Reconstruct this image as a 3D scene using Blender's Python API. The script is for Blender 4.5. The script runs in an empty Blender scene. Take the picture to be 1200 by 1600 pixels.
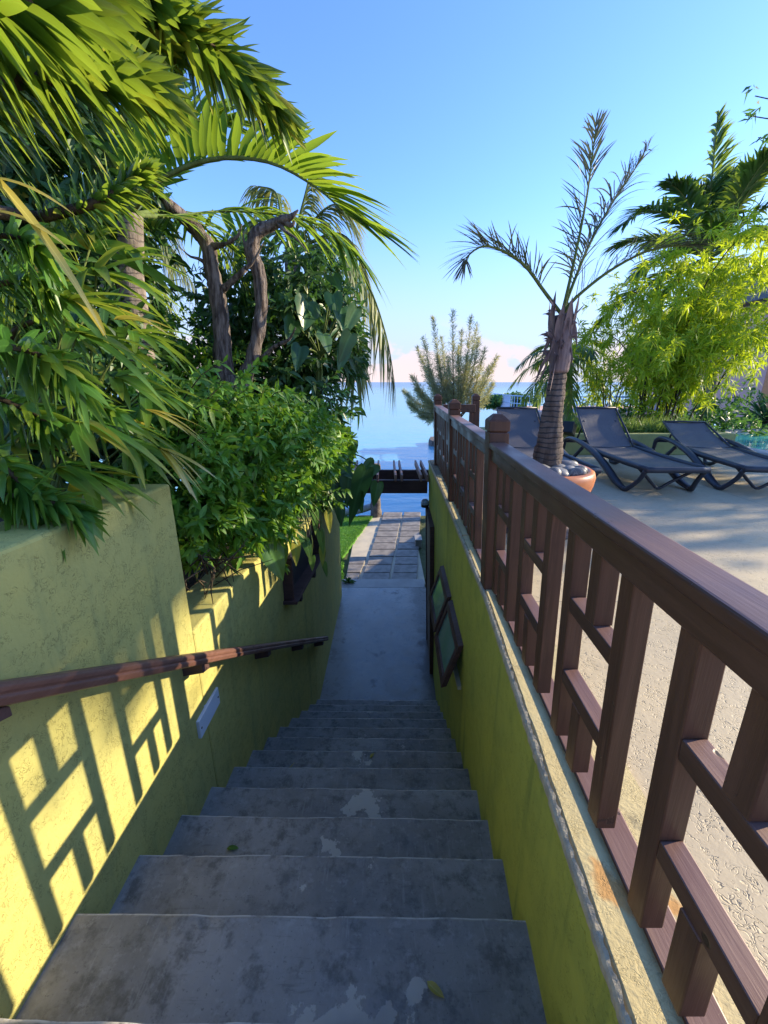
import bpy, math, random
import numpy as np
from mathutils import Vector, Matrix
R = math.radians
rng = np.random.default_rng(7)
random.seed(7)
scene = bpy.context.scene
col = scene.collection

# ------------------------------------------------------------------ camera
F, PITCH = 650.0, R(17.34)
cam_d = bpy.data.cameras.new("camera")
cam = bpy.data.objects.new("camera", cam_d)
col.objects.link(cam)
cam_d.sensor_fit = 'VERTICAL'; cam_d.sensor_height = 24.0; cam_d.lens = 24.0 * F / 1600.0
cam_d.clip_start = 0.02; cam_d.clip_end = 60000
cam.location = (0, 0, 0); cam.rotation_euler = (R(90) - PITCH, 0, 0)
scene.camera = cam
SP, CP = math.sin(PITCH), math.cos(PITCH)
def P(u, v, y):
    """the point at distance y ahead of the viewpoint that the photo shows at (u, v)"""
    dx, dy = (u - 600) / F, (800 - v) / F
    Y, Z = CP + dy * SP, -SP + dy * CP
    return np.array([dx / Y * y, y, Z / Y * y])

# ------------------------------------------------------------------ light
SUN_AZ, SUN_EL = R(76.7), R(20.8)          # azimuth from +Y towards +X
world = bpy.data.worlds.new("World"); scene.world = world
world.use_nodes = True
wn, wl = world.node_tree.nodes, world.node_tree.links
for n in list(wn): wn.remove(n)
sky = wn.new('ShaderNodeTexSky'); sky.sky_type = 'NISHITA'; sky.sun_disc = False
sky.sun_elevation = SUN_EL; sky.sun_rotation = SUN_AZ
sky.air_density = 1.0; sky.dust_density = 0.35; sky.ozone_density = 3.0
bg = wn.new('ShaderNodeBackground'); bg.inputs['Strength'].default_value = 0.15
wo = wn.new('ShaderNodeOutputWorld')
tc = wn.new('ShaderNodeTexCoord')
sep = wn.new('ShaderNodeSeparateXYZ'); wl.new(tc.outputs['Generated'], sep.inputs[0])
mp = wn.new('ShaderNodeMapping'); mp.inputs['Scale'].default_value = (9, 9, 15); mp.inputs['Location'].default_value = (.6, 0, .3)
wl.new(tc.outputs['Generated'], mp.inputs[0])
cn = wn.new('ShaderNodeTexNoise'); cn.inputs['Scale'].default_value = 1.15; cn.inputs['Detail'].default_value = 7
wl.new(mp.outputs[0], cn.inputs['Vector'])
def wmath(op, a, b=None, clamp=False):
    m = wn.new('ShaderNodeMath'); m.operation = op; m.use_clamp = clamp
    for i, x in enumerate((a, b)):
        if x is None: continue
        if isinstance(x, (int, float)): m.inputs[i].default_value = x
        else: wl.new(x, m.inputs[i])
    return m.outputs[0]
band = wn.new('ShaderNodeMapRange'); band.interpolation_type = 'SMOOTHSTEP'
band.inputs['From Min'].default_value = 0.15; band.inputs['From Max'].default_value = 0.02
wl.new(sep.outputs['Z'], band.inputs['Value'])
cl = wn.new('ShaderNodeMapRange'); cl.interpolation_type = 'SMOOTHSTEP'
cl.inputs['From Min'].default_value = 0.47; cl.inputs['From Max'].default_value = 0.54
wl.new(wmath('ADD', cn.outputs['Fac'], wmath('MULTIPLY', wmath('SUBTRACT', band.outputs[0], 0.6), 0.22)), cl.inputs['Value'])
cf = wmath('MULTIPLY', wmath('MULTIPLY', cl.outputs[0], band.outputs[0]), 1.0, True)
cmix = wn.new('ShaderNodeMix'); cmix.data_type = 'RGBA'
tint = wn.new('ShaderNodeMix'); tint.data_type = 'RGBA'; tint.blend_type = 'MULTIPLY'; tint.inputs['Factor'].default_value = 1.0
wl.new(sky.outputs[0], tint.inputs['A']); tint.inputs['B'].default_value = (.56, .69, .93, 1)
hz = wn.new('ShaderNodeMapRange'); hz.interpolation_type = 'SMOOTHSTEP'
hz.inputs['From Min'].default_value = 0.34; hz.inputs['From Max'].default_value = 0.0; hz.inputs['To Max'].default_value = 0.9
wl.new(sep.outputs['Z'], hz.inputs['Value'])
hmix = wn.new('ShaderNodeMix'); hmix.data_type = 'RGBA'
wl.new(hz.outputs[0], hmix.inputs['Factor']); wl.new(tint.outputs['Result'], hmix.inputs['A']); hmix.inputs['B'].default_value = (1.5, 1.62, 2.1, 1)
wl.new(cf, cmix.inputs['Factor']); wl.new(hmix.outputs['Result'], cmix.inputs['A'])
cmix.inputs['B'].default_value = (2.35, 2.0, 2.05, 1)
wl.new(cmix.outputs['Result'], bg.inputs['Color']); wl.new(bg.outputs[0], wo.inputs[0])

sd = bpy.data.lights.new("sun", 'SUN'); sd.energy = 3.3; sd.angle = R(0.5); sd.color = (1.0, 0.84, 0.58)
sun = bpy.data.objects.new("sun", sd); col.objects.link(sun)
sdir = Vector((math.sin(SUN_AZ) * math.cos(SUN_EL), math.cos(SUN_AZ) * math.cos(SUN_EL), math.sin(SUN_EL)))
sun.rotation_euler = sdir.to_track_quat('Z', 'Y').to_euler()
sun.location = sdir * 40
vs = scene.view_settings
vs.view_transform = 'Standard'; vs.look = 'None'; vs.gamma = 1.0; vs.use_curve_mapping = False; vs.exposure = 1.62
scene.cycles.max_bounces = 8; scene.cycles.transparent_max_bounces = 12

# ------------------------------------------------------------------ mesh helpers
def nrm(a):
    a = np.asarray(a, float)
    return a / np.maximum(np.linalg.norm(a, axis=-1, keepdims=True), 1e-9)
class MB:
    def __init__(s): s.v, s.f, s.uv, s.m, s.sm, s.n = [], [], [], [], [], 0
    def add(s, verts, faces, uv=None, mat=0, smooth=False):
        verts = np.asarray(verts, float).reshape(-1, 3)
        s.v.append(verts)
        s.uv.append(np.zeros((len(verts), 2)) if uv is None else np.asarray(uv, float).reshape(-1, 2))
        if isinstance(faces, np.ndarray):
            groups = [faces]
        else:
            by = {}
            for f in faces: by.setdefault(len(f), []).append(f)
            groups = [np.array(g) for g in by.values()]
        for g in groups:
            s.f.append(g + s.n); s.m.append(np.full(len(g), mat)); s.sm.append(np.full(len(g), smooth))
        s.n += len(verts)
        return s
    def build(s, name, mats, parent=None, world=True, bevel=0, seg=2):
        me = bpy.data.meshes.new(name)
        v = np.concatenate(s.v)
        if parent is not None and world: v = v - np.array(parent.matrix_basis.translation if parent.parent is None else parent.parent.matrix_basis.translation)
        lv = np.concatenate([g.ravel() for g in s.f]).astype(np.int32)
        lt = np.concatenate([np.full(len(g), g.shape[1]) for g in s.f])
        ls = np.concatenate([[0], np.cumsum(lt)[:-1]]).astype(np.int32)
        me.vertices.add(len(v)); me.vertices.foreach_set('co', v.astype(np.float32).ravel())
        me.loops.add(len(lv)); me.loops.foreach_set('vertex_index', lv)
        me.polygons.add(len(ls)); me.polygons.foreach_set('loop_start', ls)
        me.polygons.foreach_set('material_index', np.concatenate(s.m).astype(np.int32))
        me.polygons.foreach_set('use_smooth', np.concatenate(s.sm).astype(bool))
        me.update(calc_edges=True)
        ul = me.uv_layers.new(name='UVMap')
        ul.data.foreach_set('uv', np.concatenate(s.uv)[lv].astype(np.float32).ravel())
        me.validate()
        for m in (mats if isinstance(mats, (list, tuple)) else [mats]): me.materials.append(m)
        o = bpy.data.objects.new(name, me); col.objects.link(o)
        if parent is not None: o.parent = parent
        if bevel:
            b = o.modifiers.new('bevel', 'BEVEL'); b.width = bevel; b.segments = seg; b.limit_method = 'ANGLE'; b.angle_limit = R(40)
            b.harden_normals = False
        return o
BOXF = [(0, 3, 2, 1), (4, 5, 6, 7), (0, 1, 5, 4), (1, 2, 6, 5), (2, 3, 7, 6), (3, 0, 4, 7)]
def box(mb, x0, x1, y0, y1, z0, z1, mat=0):
    mb.add([(x0, y0, z0), (x1, y0, z0), (x1, y1, z0), (x0, y1, z0), (x0, y0, z1), (x1, y0, z1), (x1, y1, z1), (x0, y1, z1)], BOXF, mat=mat)
def hexa(mb, pts, mat=0): mb.add(pts, BOXF, mat=mat)
def beam(mb, a, b, w, h, up=(0, 0, 1), mat=0):
    a, b, up = np.array(a, float), np.array(b, float), np.array(up, float)
    t = nrm(b - a); s = nrm(np.cross(t, up)); n = np.cross(s, t)
    p = []
    for q in (a, b): p += [q - s * w / 2 - n * h / 2, q + s * w / 2 - n * h / 2, q + s * w / 2 + n * h / 2, q - s * w / 2 + n * h / 2]
    mb.add(p, [(3, 2, 1, 0), (4, 5, 6, 7), (0, 1, 5, 4), (1, 2, 6, 5), (2, 3, 7, 6), (3, 0, 4, 7)], mat=mat)
def spline(pts, n):
    p = np.array(pts, float); m = len(p)
    q = np.vstack([2 * p[0] - p[1], p, 2 * p[-1] - p[-2]])
    t = np.linspace(0, m - 1, n); i = np.minimum(t.astype(int), m - 2); f = (t - i)[:, None]
    a, b, c, d = q[i], q[i + 1], q[i + 2], q[i + 3]
    return 0.5 * (2 * b + (c - a) * f + (2 * a - 5 * b + 4 * c - d) * f ** 2 + (3 * b - a - 3 * c + d) * f ** 3)
def tube(mb, pts, radii, n=8, mat=0, smooth=True, jitter=0, flat=1.0, res=None):
    p = np.array(pts, float); r = np.array(radii, float)
    if np.ndim(r) == 0: r = np.full(len(p), float(r))
    if res:
        r = np.interp(np.linspace(0, 1, res), np.linspace(0, 1, len(r)), r); p = spline(p, res)
    t = nrm(np.gradient(p, axis=0))
    ref = np.array([0, 0, 1.0]) if abs(t[0][2]) < 0.9 else np.array([0, 1.0, 0])
    s = nrm(np.cross(t[0], ref)); V = []; UV = []
    L = np.concatenate([[0], np.cumsum(np.linalg.norm(np.diff(p, axis=0), axis=1))])
    ang = np.arange(n) * 2 * np.pi / n
    for k in range(len(p)):
        s = nrm(s - t[k] * np.dot(s, t[k])); b = np.cross(t[k], s)
        rr = r[k] * (1 + (rng.uniform(-jitter, jitter, n) if jitter else 0))
        V.append(p[k] + (np.cos(ang) * rr)[:, None] * s + (np.sin(ang) * rr * flat)[:, None] * b)
        UV.append(np.stack([ang / 6.2832, np.full(n, L[k])], 1))
    f = []
    for k in range(len(p) - 1):
        for j in range(n):
            j2 = (j + 1) % n
            f.append((k * n + j, k * n + j2, (k + 1) * n + j2, (k + 1) * n + j))
    f.append(tuple(range(n))[::-1]); f.append(tuple((len(p) - 1) * n + j for j in range(n)))
    mb.add(np.concatenate(V), f, np.concatenate(UV), mat, smooth)
def lathe(mb, c, prof, n=40, mat=0):
    V = []; f = []; c = np.array(c, float)
    a = np.arange(n) * 2 * np.pi / n
    for r, z in prof: V.append(np.stack([np.cos(a) * r, np.sin(a) * r, np.full(n, z)], 1) + c)
    for k in range(len(prof) - 1):
        for j in range(n):
            j2 = (j + 1) % n
            f.append((k * n + j, k * n + j2, (k + 1) * n + j2, (k + 1) * n + j))
    mb.add(np.concatenate(V), f, None, mat, True)
def ellipsoid(mb, c, r, rot=0.0, n=14, m=9, jit=0.06, tilt=0.0):
    th = np.linspace(0, np.pi, m); V = []
    for k, t in enumerate(th):
        for j in range(n):
            a = j * 2 * np.pi / n
            V.append((math.sin(t) * math.cos(a), math.sin(t) * math.sin(a), math.cos(t)))
    V = np.array(V); ph = rng.uniform(0, 6, 3)
    V = V * (1 + jit * (np.sin(3 * V[:, [0]] + ph[0]) + np.sin(4 * V[:, [1]] + ph[1])))
    V = V * np.array(r)
    ct, st = math.cos(tilt), math.sin(tilt); V = V @ np.array([[ct, 0, st], [0, 1, 0], [-st, 0, ct]]).T
    cr, sr = math.cos(rot), math.sin(rot); V = V @ np.array([[cr, -sr, 0], [sr, cr, 0], [0, 0, 1]]).T
    f = [(k * n + j, (k + 1) * n + j, (k + 1) * n + (j + 1) % n, k * n + (j + 1) % n) for k in range(m - 1) for j in range(n)]
    mb.add(V + np.array(c), f, None, 0, True)
PROF = {'lance': lambda t: np.sin(np.pi * np.clip(t, 0, 1) ** 0.75) ** 0.8 * 0.97 + 0.03 * (1 - t),
        'strap': lambda t: np.minimum(1, (t * 6 + 0.35)) * np.minimum(1, ((1 - t) * 2.6) ** 0.8),
        'oval': lambda t: np.sin(np.pi * t ** 0.85) ** 0.7,
        'heart': lambda t: np.interp(t, [0, .03, .08, .16, .28, .42, .56, .70, .84, .94, 1], [.35, .72, .92, 1, .99, .90, .74, .52, .26, .09, 0])}
def leaves(mb, B, D, U, L, W, droop=0.3, S=4, fold=0.25, prof='lance', cols=3, mat=0):
    """many leaf blades at once: each a strip along D from B, drooping, folded along its midrib"""
    B, D, U = np.atleast_2d(B), nrm(np.atleast_2d(D)), np.atleast_2d(U)
    N = len(B); L = np.broadcast_to(L, N).astype(float); W = np.broadcast_to(W, N).astype(float); droop = np.broadcast_to(droop, N).astype(float)
    U = np.broadcast_to(U, (N, 3))
    side = np.cross(D, U); bad = np.linalg.norm(side, axis=1) < 1e-3
    side[bad] = np.cross(D[bad], [0.3, 1, 0.2]); side = nrm(side); up = np.cross(side, D)
    t = np.linspace(0, 1, S + 1)
    C = B[:, None] + D[:, None] * (L[:, None] * t)[..., None]
    C[..., 2] -= droop[:, None] * L[:, None] * t[None] ** 2
    C = C + side[:, None] * (rng.normal(0, .09, N)[:, None] * L[:, None] * t[None] ** 2)[..., None]
    w = PROF[prof](t)[None] * W[:, None] / 2
    cs = (-1, 0, 1) if cols == 3 else (-1, 1)
    V = np.stack([C + side[:, None] * (c * w)[..., None] + up[:, None] * (abs(c) * fold * w)[..., None] for c in cs], 2)
    k = len(cs); uv = np.zeros((N, S + 1, k, 2)); uv[..., 0] = np.array([(c + 1) / 2 for c in cs]); uv[..., 1] = t[None, :, None]
    base = np.arange(N)[:, None, None] * (S + 1) * k + np.arange(S)[None, :, None] * k + np.arange(k - 1)[None, None]
    q = np.stack([base, base + 1, base + k + 1, base + k], -1).reshape(-1, 4)
    mb.add(V.reshape(-1, 3), q, uv.reshape(-1, 2), mat, True)
HEART = np.array([(0, 0), (.14, -.10), (.30, -.13), (.43, -.06), (.50, .08), (.49, .24), (.43, .42), (.33, .60), (.20, .78), (.085, .92), (0, 1)])
def heart(mb, b, d, up, L, W, droop=.3, fold=.3):
    d = nrm(np.array(d, float)); sd_ = nrm(np.cross(d, up)); u = np.cross(sd_, d); V, UV, f = [], [], []
    cols = (-1, -.66, -.33, 0, .33, .66, 1)
    for x, t in HEART:
        for c in cols:
            a = abs(c); tt = max(t, 0) * (1 - a) + t * a; w = c * x * W
            wav = .025 * W * math.sin(t * 14 + c * 2) * a
            V.append(np.array(b) + d * L * tt - np.array([0, 0, droop * L * max(tt, 0) ** 2]) + sd_ * w + u * (fold * abs(w) - fold * 1.3 * w * w / W + wav)); UV.append((.5 + c * x, max(t, 0)))
    k = len(cols)
    for r in range(len(HEART) - 1):
        for c in range(k - 1): f.append((r * k + c, r * k + c + 1, (r + 1) * k + c + 1, (r + 1) * k + c))
    mb.add(V, f, UV, 0, True)
def rdir(n): return nrm(rng.normal(size=(n, 3)))
def shoot(mb, pts, n, L, W, a0=80, a1=18, droop=0.3, fold=0.3, S=5, prof='lance', mat=0, tip=6):
    """a stem set all round with leaves, the last ones closing into a rosette"""
    c = spline(pts, 60); T = nrm(np.gradient(c, axis=0))
    s = np.linspace(0, 1, n) ** 0.9; i = np.minimum((s * 59).astype(int), 59)
    t = T[i]; ref = np.where(np.abs(t[:, [2]]) < 0.9, [[0, 0, 1.0]], [[0, 1.0, 0]])
    e1 = nrm(np.cross(t, ref)); e2 = np.cross(t, e1)
    ph = np.arange(n) * 2.39996 + rng.normal(0, 0.2, n)
    rad = np.cos(ph)[:, None] * e1 + np.sin(ph)[:, None] * e2
    a = np.radians(a0 + (a1 - a0) * s ** 1.6 + rng.normal(0, 7, n))[:, None]
    D = t * np.cos(a) + rad * np.sin(a)
    leaves(mb, c[i] + rng.normal(0, 0.004, (n, 3)), D, t + rng.normal(0, .15, (n, 3)), L * rng.uniform(0.75, 1.1, n) * (1 - 0.25 * s ** 3), W * rng.uniform(0.8, 1.15, n), droop * rng.uniform(0.3, 1.6, n), S, fold, prof, 3, mat)
def fan(mb, base, d, n, L, W, spread=150, droop=0.4, mat=0, up=(0, 0, 1), stiff=0.15):
    d = nrm(d); s = nrm(np.cross(d, up)); u = np.cross(s, d)
    a = np.radians(np.linspace(-spread / 2, spread / 2, n) + rng.normal(0, 4, n))[:, None]
    D = d * np.cos(a) + s * np.sin(a) + u * rng.normal(0, stiff, (n, 1))
    leaves(mb, np.repeat([base], n, 0), D, u + rng.normal(0, .2, (n, 3)), L * rng.uniform(.75, 1.1, n), W * rng.uniform(.75, 1.15, n), droop * rng.uniform(.5, 1.5, n), 6, 0.35, 'strap', 3, mat)
def frond(mb, pts, n, L, W, a0=70, a1=25, vee=20, droop=0.35, rr=0.012, s0=0.15, mat=0, rmat=1, lp=(0.55, 1.0, 0.5), S=4, jit=0.08, cols=3, gaps=0.0):
    c = spline(pts, 80); T = nrm(np.gradient(c, axis=0))
    tube(mb, c[::4], np.linspace(rr, rr * 0.25, len(c[::4])), 6, rmat)
    s = np.linspace(s0, 1, n); x = s * 79; i = np.minimum(x.astype(int), 78); f = (x - i)[:, None]
    b = c[i] * (1 - f) + c[i + 1] * f; t = T[i]
    sd = np.cross(t, [0, 0, 1.0]); sd = nrm(sd + 1e-6); up = np.cross(sd, t)
    for k in (-1, 1):
        keep = rng.uniform(size=n) >= gaps; m = keep.sum()
        a = np.radians(a0 + (a1 - a0) * s + rng.normal(0, 4, n))[keep][:, None]
        v = np.radians(vee + rng.normal(0, 6, n))[keep][:, None]
        D = t[keep] * np.cos(a) + (k * sd[keep] * np.cos(v) + up[keep] * np.sin(v)) * np.sin(a) + rng.normal(0, jit, (m, 3))
        ll = np.interp(s, [s0, (1 + s0) / 2, 1], lp)[keep] * L * rng.uniform(.85, 1.1, m)
        leaves(mb, b[keep], D, up[keep] + rng.normal(0, .15, (m, 3)), ll, W * rng.uniform(.8, 1.1, m), droop * rng.uniform(.6, 1.4, m), S, 0.3, 'strap', cols, mat)
def rosettes(mb, C, out, per, L, W, droop=0.35, spread=0.9, S=3, prof='lance', cols=3, mat=0):
    n = len(C) * per
    B = np.repeat(C, per, 0) + rng.normal(0, L * 0.12, (n, 3)); o = np.repeat(nrm(out), per, 0)
    D = nrm(o * 0.55 + rdir(n) * spread)
    leaves(mb, B, D, o + rng.normal(0, .3, (n, 3)), L * rng.uniform(.6, 1.15, n), W * rng.uniform(.7, 1.15, n), droop * rng.uniform(0, 1.8, n), S, .25, prof, cols, mat)
def ell_points(c, r, n, shell=0.55):
    d = rdir(n); k = rng.uniform(shell, 1, (n, 1)) ** 0.6
    k *= 1 + 0.34 * np.sin(d[:, [0]] * 5 + c[0] * 3) * np.sin(d[:, [2]] * 4 + c[1] * 2)
    return np.array(c) + d * k * np.array(r), d

def tag(o, label=None, cat=None, group=None, kind=None):
    if label: o['label'] = label
    if cat: o['category'] = cat
    if group: o['group'] = group
    if kind: o['kind'] = kind
    return o
def thing(name, loc, label, cat, group=None):
    o = bpy.data.objects.new(name, None); col.objects.link(o); o.location = [float(x) for x in loc]
    o.empty_display_size = 0.1
    return tag(o, label, cat, group)
def copy_tree(o, parent=None):
    c = o.copy(); col.objects.link(c)
    if parent is not None: c.parent = parent
    for ch in list(o.children): copy_tree(ch, c)
    return c

# ------------------------------------------------------------------ materials
class NT:
    def __init__(s, name):
        s.m = bpy.data.materials.new(name); s.m.use_nodes = True; s.t = s.m.node_tree
        s.n, s.l = s.t.nodes, s.t.links; s.n.clear()
        s.out = s.n.new('ShaderNodeOutputMaterial'); s.b = s.n.new('ShaderNodeBsdfPrincipled')
        s.l.new(s.b.outputs[0], s.out.inputs[0]); s.tc = s.n.new('ShaderNodeTexCoord')
    def new(s, k): return s.n.new('ShaderNode' + k)
    def put(s, inp, x):
        if isinstance(x, (int, float)): inp.default_value = x
        elif isinstance(x, tuple): inp.default_value = x if len(x) == len(inp.default_value) else tuple(x) + (1,)
        else: s.l.new(x, inp)
    def noise(s, scale, detail=4, rough=.55, vec=None, sc=None, dist=0.0):
        n = s.new('TexNoise'); n.inputs['Scale'].default_value = scale; n.inputs['Detail'].default_value = detail
        n.inputs['Roughness'].default_value = rough; n.inputs['Distortion'].default_value = dist
        v = vec or s.tc.outputs['Object']
        if sc:
            m = s.new('Mapping'); m.inputs['Scale'].default_value = sc; s.l.new(v, m.inputs[0]); v = m.outputs[0]
        s.l.new(v, n.inputs['Vector']); return n.outputs['Fac']
    def ramp(s, x, lo, hi, a=0.0, b=1.0):
        r = s.new('MapRange'); r.interpolation_type = 'SMOOTHSTEP'
        for k, q in (('From Min', lo), ('From Max', hi), ('To Min', a), ('To Max', b)): r.inputs[k].default_value = q
        s.put(r.inputs['Value'], x); return r.outputs[0]
    def mix(s, f, a, b, mode='MIX'):
        m = s.new('Mix'); m.data_type = 'RGBA'; m.blend_type = mode
        s.put(m.inputs[0], f); s.put(m.inputs[6], a); s.put(m.inputs[7], b); return m.outputs[2]
    def math(s, op, a, b=0.0):
        m = s.new('Math'); m.operation = op; s.put(m.inputs[0], a); s.put(m.inputs[1], b); return m.outputs[0]
    def bump(s, h, strength=.4, dist=.01, normal=None):
        b = s.new('Bump'); b.inputs['Strength'].default_value = strength; b.inputs['Distance'].default_value = dist
        s.put(b.inputs['Height'], h)
        if normal: s.l.new(normal, b.inputs['Normal'])
        s.l.new(b.outputs[0], s.b.inputs['Normal']); return b.outputs[0]
    def fin(s, colour, rough=.6, spec=.5, metal=0.0):
        s.put(s.b.inputs['Base Color'], colour); s.put(s.b.inputs['Roughness'], rough)
        s.b.inputs['Specular IOR Level'].default_value = spec; s.b.inputs['Metallic'].default_value = metal
        return s.m
def uvsep(k):
    u = k.new('SeparateXYZ'); k.l.new(k.tc.outputs['UV'], u.inputs[0]); return u.outputs['X'], u.outputs['Y']

def stucco(name, ca, cb, stain, worms=1.0):
    k = NT(name)
    big = k.noise(1.4, 5); mid = k.noise(6, 4)
    c = k.mix(k.ramp(big, .35, .65), ca, cb)
    c = k.mix(k.ramp(mid, .45, .75, 0, .35), c, stain)
    streak = k.noise(5, 4, .6, sc=(1, 1.6, .12))
    c = k.mix(k.ramp(streak, .52, .70, 0, .6), c, stain)
    w1 = k.noise(52, 2, .5, dist=1.2)
    wd = k.ramp(k.math('ABSOLUTE', k.math('SUBTRACT', w1, .5)), 0.0, .035, 1, 0)
    gate = k.ramp(k.noise(21, 2), .42, .58)
    pit = k.math('MULTIPLY', wd, gate)
    c = k.mix(k.math('MULTIPLY', pit, .42 * worms), c, tuple(x * .4 for x in stain))
    h = k.math('ADD', k.math('MULTIPLY', k.noise(70, 4), .5), k.math('MULTIPLY', pit, -.9))
    k.bump(h, .55, .006)
    return k.fin(c, .78, .25)
M = {}
M['wall_left'] = stucco('olive yellow stucco', (.48, .425, .125), (.43, .40, .135), (.28, .29, .11))
M['wall_right'] = stucco('olive green stucco', (.50, .52, .090), (.42, .455, .09), (.20, .26, .065), .6)
M['planter'] = stucco('pale olive stucco', (.33, .34, .13), (.30, .32, .12), (.20, .22, .09), .4)

def concrete_steps():
    k = NT('worn grey step paint')
    u, v = uvsep(k)
    a = k.noise(2.3, 8, .66); b = k.noise(12, 9, .72)
    c = k.mix(k.ramp(a, .35, .68), (.19, .182, .176), (.29, .28, .272))
    c = k.mix(k.ramp(b, .48, .66, 0, .85), c, (.100, .096, .092))
    scr = k.noise(1, 6, .7, sc=(60, 5, 5)); c = k.mix(k.ramp(scr, .56, .70, 0, .45), c, (.33, .33, .33)); c = k.mix(k.ramp(k.noise(1, 5, .7, sc=(6, 50, 5)), .58, .7, 0, .4), c, (.09, .088, .085))
    c = k.mix(k.ramp(k.noise(30, 6, .75), .52, .68, 0, .5), c, (.34, .335, .33)); c = k.mix(k.ramp(k.noise(85, 3, .7), .62, .7, 0, .5), c, (.06, .058, .055))
    px = k.new('SeparateXYZ'); k.l.new(k.tc.outputs['Object'], px.inputs[0])
    # bare patches where feet have worn the paint away, along the middle of the flight
    mid = k.ramp(k.math('ABSOLUTE', k.math('ADD', px.outputs[0], .06)), .10, .42, 1, 0)
    pn = k.noise(4.2, 6, .62)
    bare = k.ramp(k.math('ADD', pn, k.math('MULTIPLY', mid, .15)), .735, .752)
    c = k.mix(k.math('MULTIPLY', bare, .85), c, (.46, .44, .41))
    blue = k.ramp(k.noise(3.1, 3), .58, .72, 0, .5)
    c = k.mix(k.math('MULTIPLY', blue, mid), c, (.20, .22, .26))
    right_dark = k.ramp(k.math('ADD', k.ramp(px.outputs[0], .18, .75), k.math('MULTIPLY', k.math('SUBTRACT', k.noise(7, 5), .5), 2.2)), .75, 1.25, 0, .75)
    c = k.mix(right_dark, c, (.05, .052, .045))  # darker blotches, thicker towards the right-hand side
    edge = k.math('MULTIPLY', k.ramp(v, .004, .011, 1, 0), k.ramp(k.noise(14, 5, .7), .36, .54))
    c = k.mix(edge, c, (.50, .48, .45))
    k.bump(k.math('ADD', k.noise(60, 5), k.math('MULTIPLY', bare, -.6)), .35, .004)
    return k.fin(c, k.ramp(k.noise(5, 4), .3, .7, .42, .72), .45)
M['step'] = concrete_steps()
def landing_mat():
    k = NT('smooth grey landing')
    a = k.noise(1.3, 6, .6); b = k.noise(6, 6, .65)
    c = k.mix(k.ramp(a, .35, .65), (.24, .225, .215), (.33, .31, .295))
    px = k.new('SeparateXYZ'); k.l.new(k.tc.outputs['Object'], px.inputs[0])
    c = k.mix(k.ramp(k.math('ADD', k.ramp(px.outputs[0], .2, .7), k.math('MULTIPLY', k.math('SUBTRACT', b, .5), 2)), .55, 1.0, 0, .75), c, (.09, .085, .08))
    c = k.mix(k.ramp(k.noise(2.6, 7, .65), .60, .67, 0, .8), c, (.075, .06, .05)); c = k.mix(k.ramp(k.noise(1, 6, .7, sc=(7, 3, 3)), .55, .68, 0, .5), c, (.11, .105, .10))
    c = k.mix(k.ramp(k.noise(22, 5, .7), .6, .75, 0, .4), c, (.33, .33, .33))
    k.bump(k.noise(40, 5), .2, .004)
    return k.fin(c, k.ramp(b, .3, .7, .20, .42), .55)
M['landing'] = landing_mat()
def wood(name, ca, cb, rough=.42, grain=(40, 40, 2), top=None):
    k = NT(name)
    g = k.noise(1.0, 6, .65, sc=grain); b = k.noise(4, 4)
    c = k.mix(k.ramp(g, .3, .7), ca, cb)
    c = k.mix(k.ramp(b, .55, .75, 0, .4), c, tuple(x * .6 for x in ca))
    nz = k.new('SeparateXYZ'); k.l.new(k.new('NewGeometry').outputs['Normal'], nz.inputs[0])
    if top: c = k.mix(k.math('MULTIPLY', k.ramp(nz.outputs[2], .75, .95), k.ramp(b, .2, .6, .75, 1)), c, top)  # up-facing faces paler: sunlit look and bleaching put into the colour
    chip = k.ramp(k.noise(11, 5, .7), .66, .69)
    c = k.mix(k.math('MULTIPLY', chip, .7), c, (.045, .028, .02))
    vo = k.new('TexVoronoi'); vo.inputs['Scale'].default_value = 7.0; k.l.new(k.tc.outputs['Object'], vo.inputs['Vector'])
    hole = k.ramp(vo.outputs['Distance'], .05, .075, 1, 0); c = k.mix(k.math('MULTIPLY', hole, .85), c, (.012, .008, .006))
    c = k.mix(k.ramp(k.noise(1, 5, .7, sc=tuple(x * .6 for x in grain)), .60, .72, 0, .4), c, tuple(min(1, x * 2.1) for x in cb))
    k.bump(k.math('ADD', g, k.math('MULTIPLY', k.math('ADD', chip, hole), -1.0)), .45, .004)
    return k.fin(c, k.ramp(b, .3, .7, rough, rough + .2), .35)
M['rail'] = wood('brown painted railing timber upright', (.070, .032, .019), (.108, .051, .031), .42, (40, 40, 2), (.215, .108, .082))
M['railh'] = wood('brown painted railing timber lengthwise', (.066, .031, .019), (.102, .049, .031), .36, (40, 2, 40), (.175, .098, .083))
M['darkwood'] = wood('dark brown timber', (.060, .032, .032), (.09, .05, .048), .5, (2, 40, 40))
M['rafter'] = wood('weathered pink brown timber', (.26, .15, .13), (.36, .23, .20), .6, (40, 2, 40))
M['doorwood'] = wood('grey brown door board', (.11, .085, .075), (.16, .125, .11), .6)
M['handrail'] = wood('reddish brown handrail paint', (.125, .058, .042), (.17, .085, .062), .40, (40, 2, 40))
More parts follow.
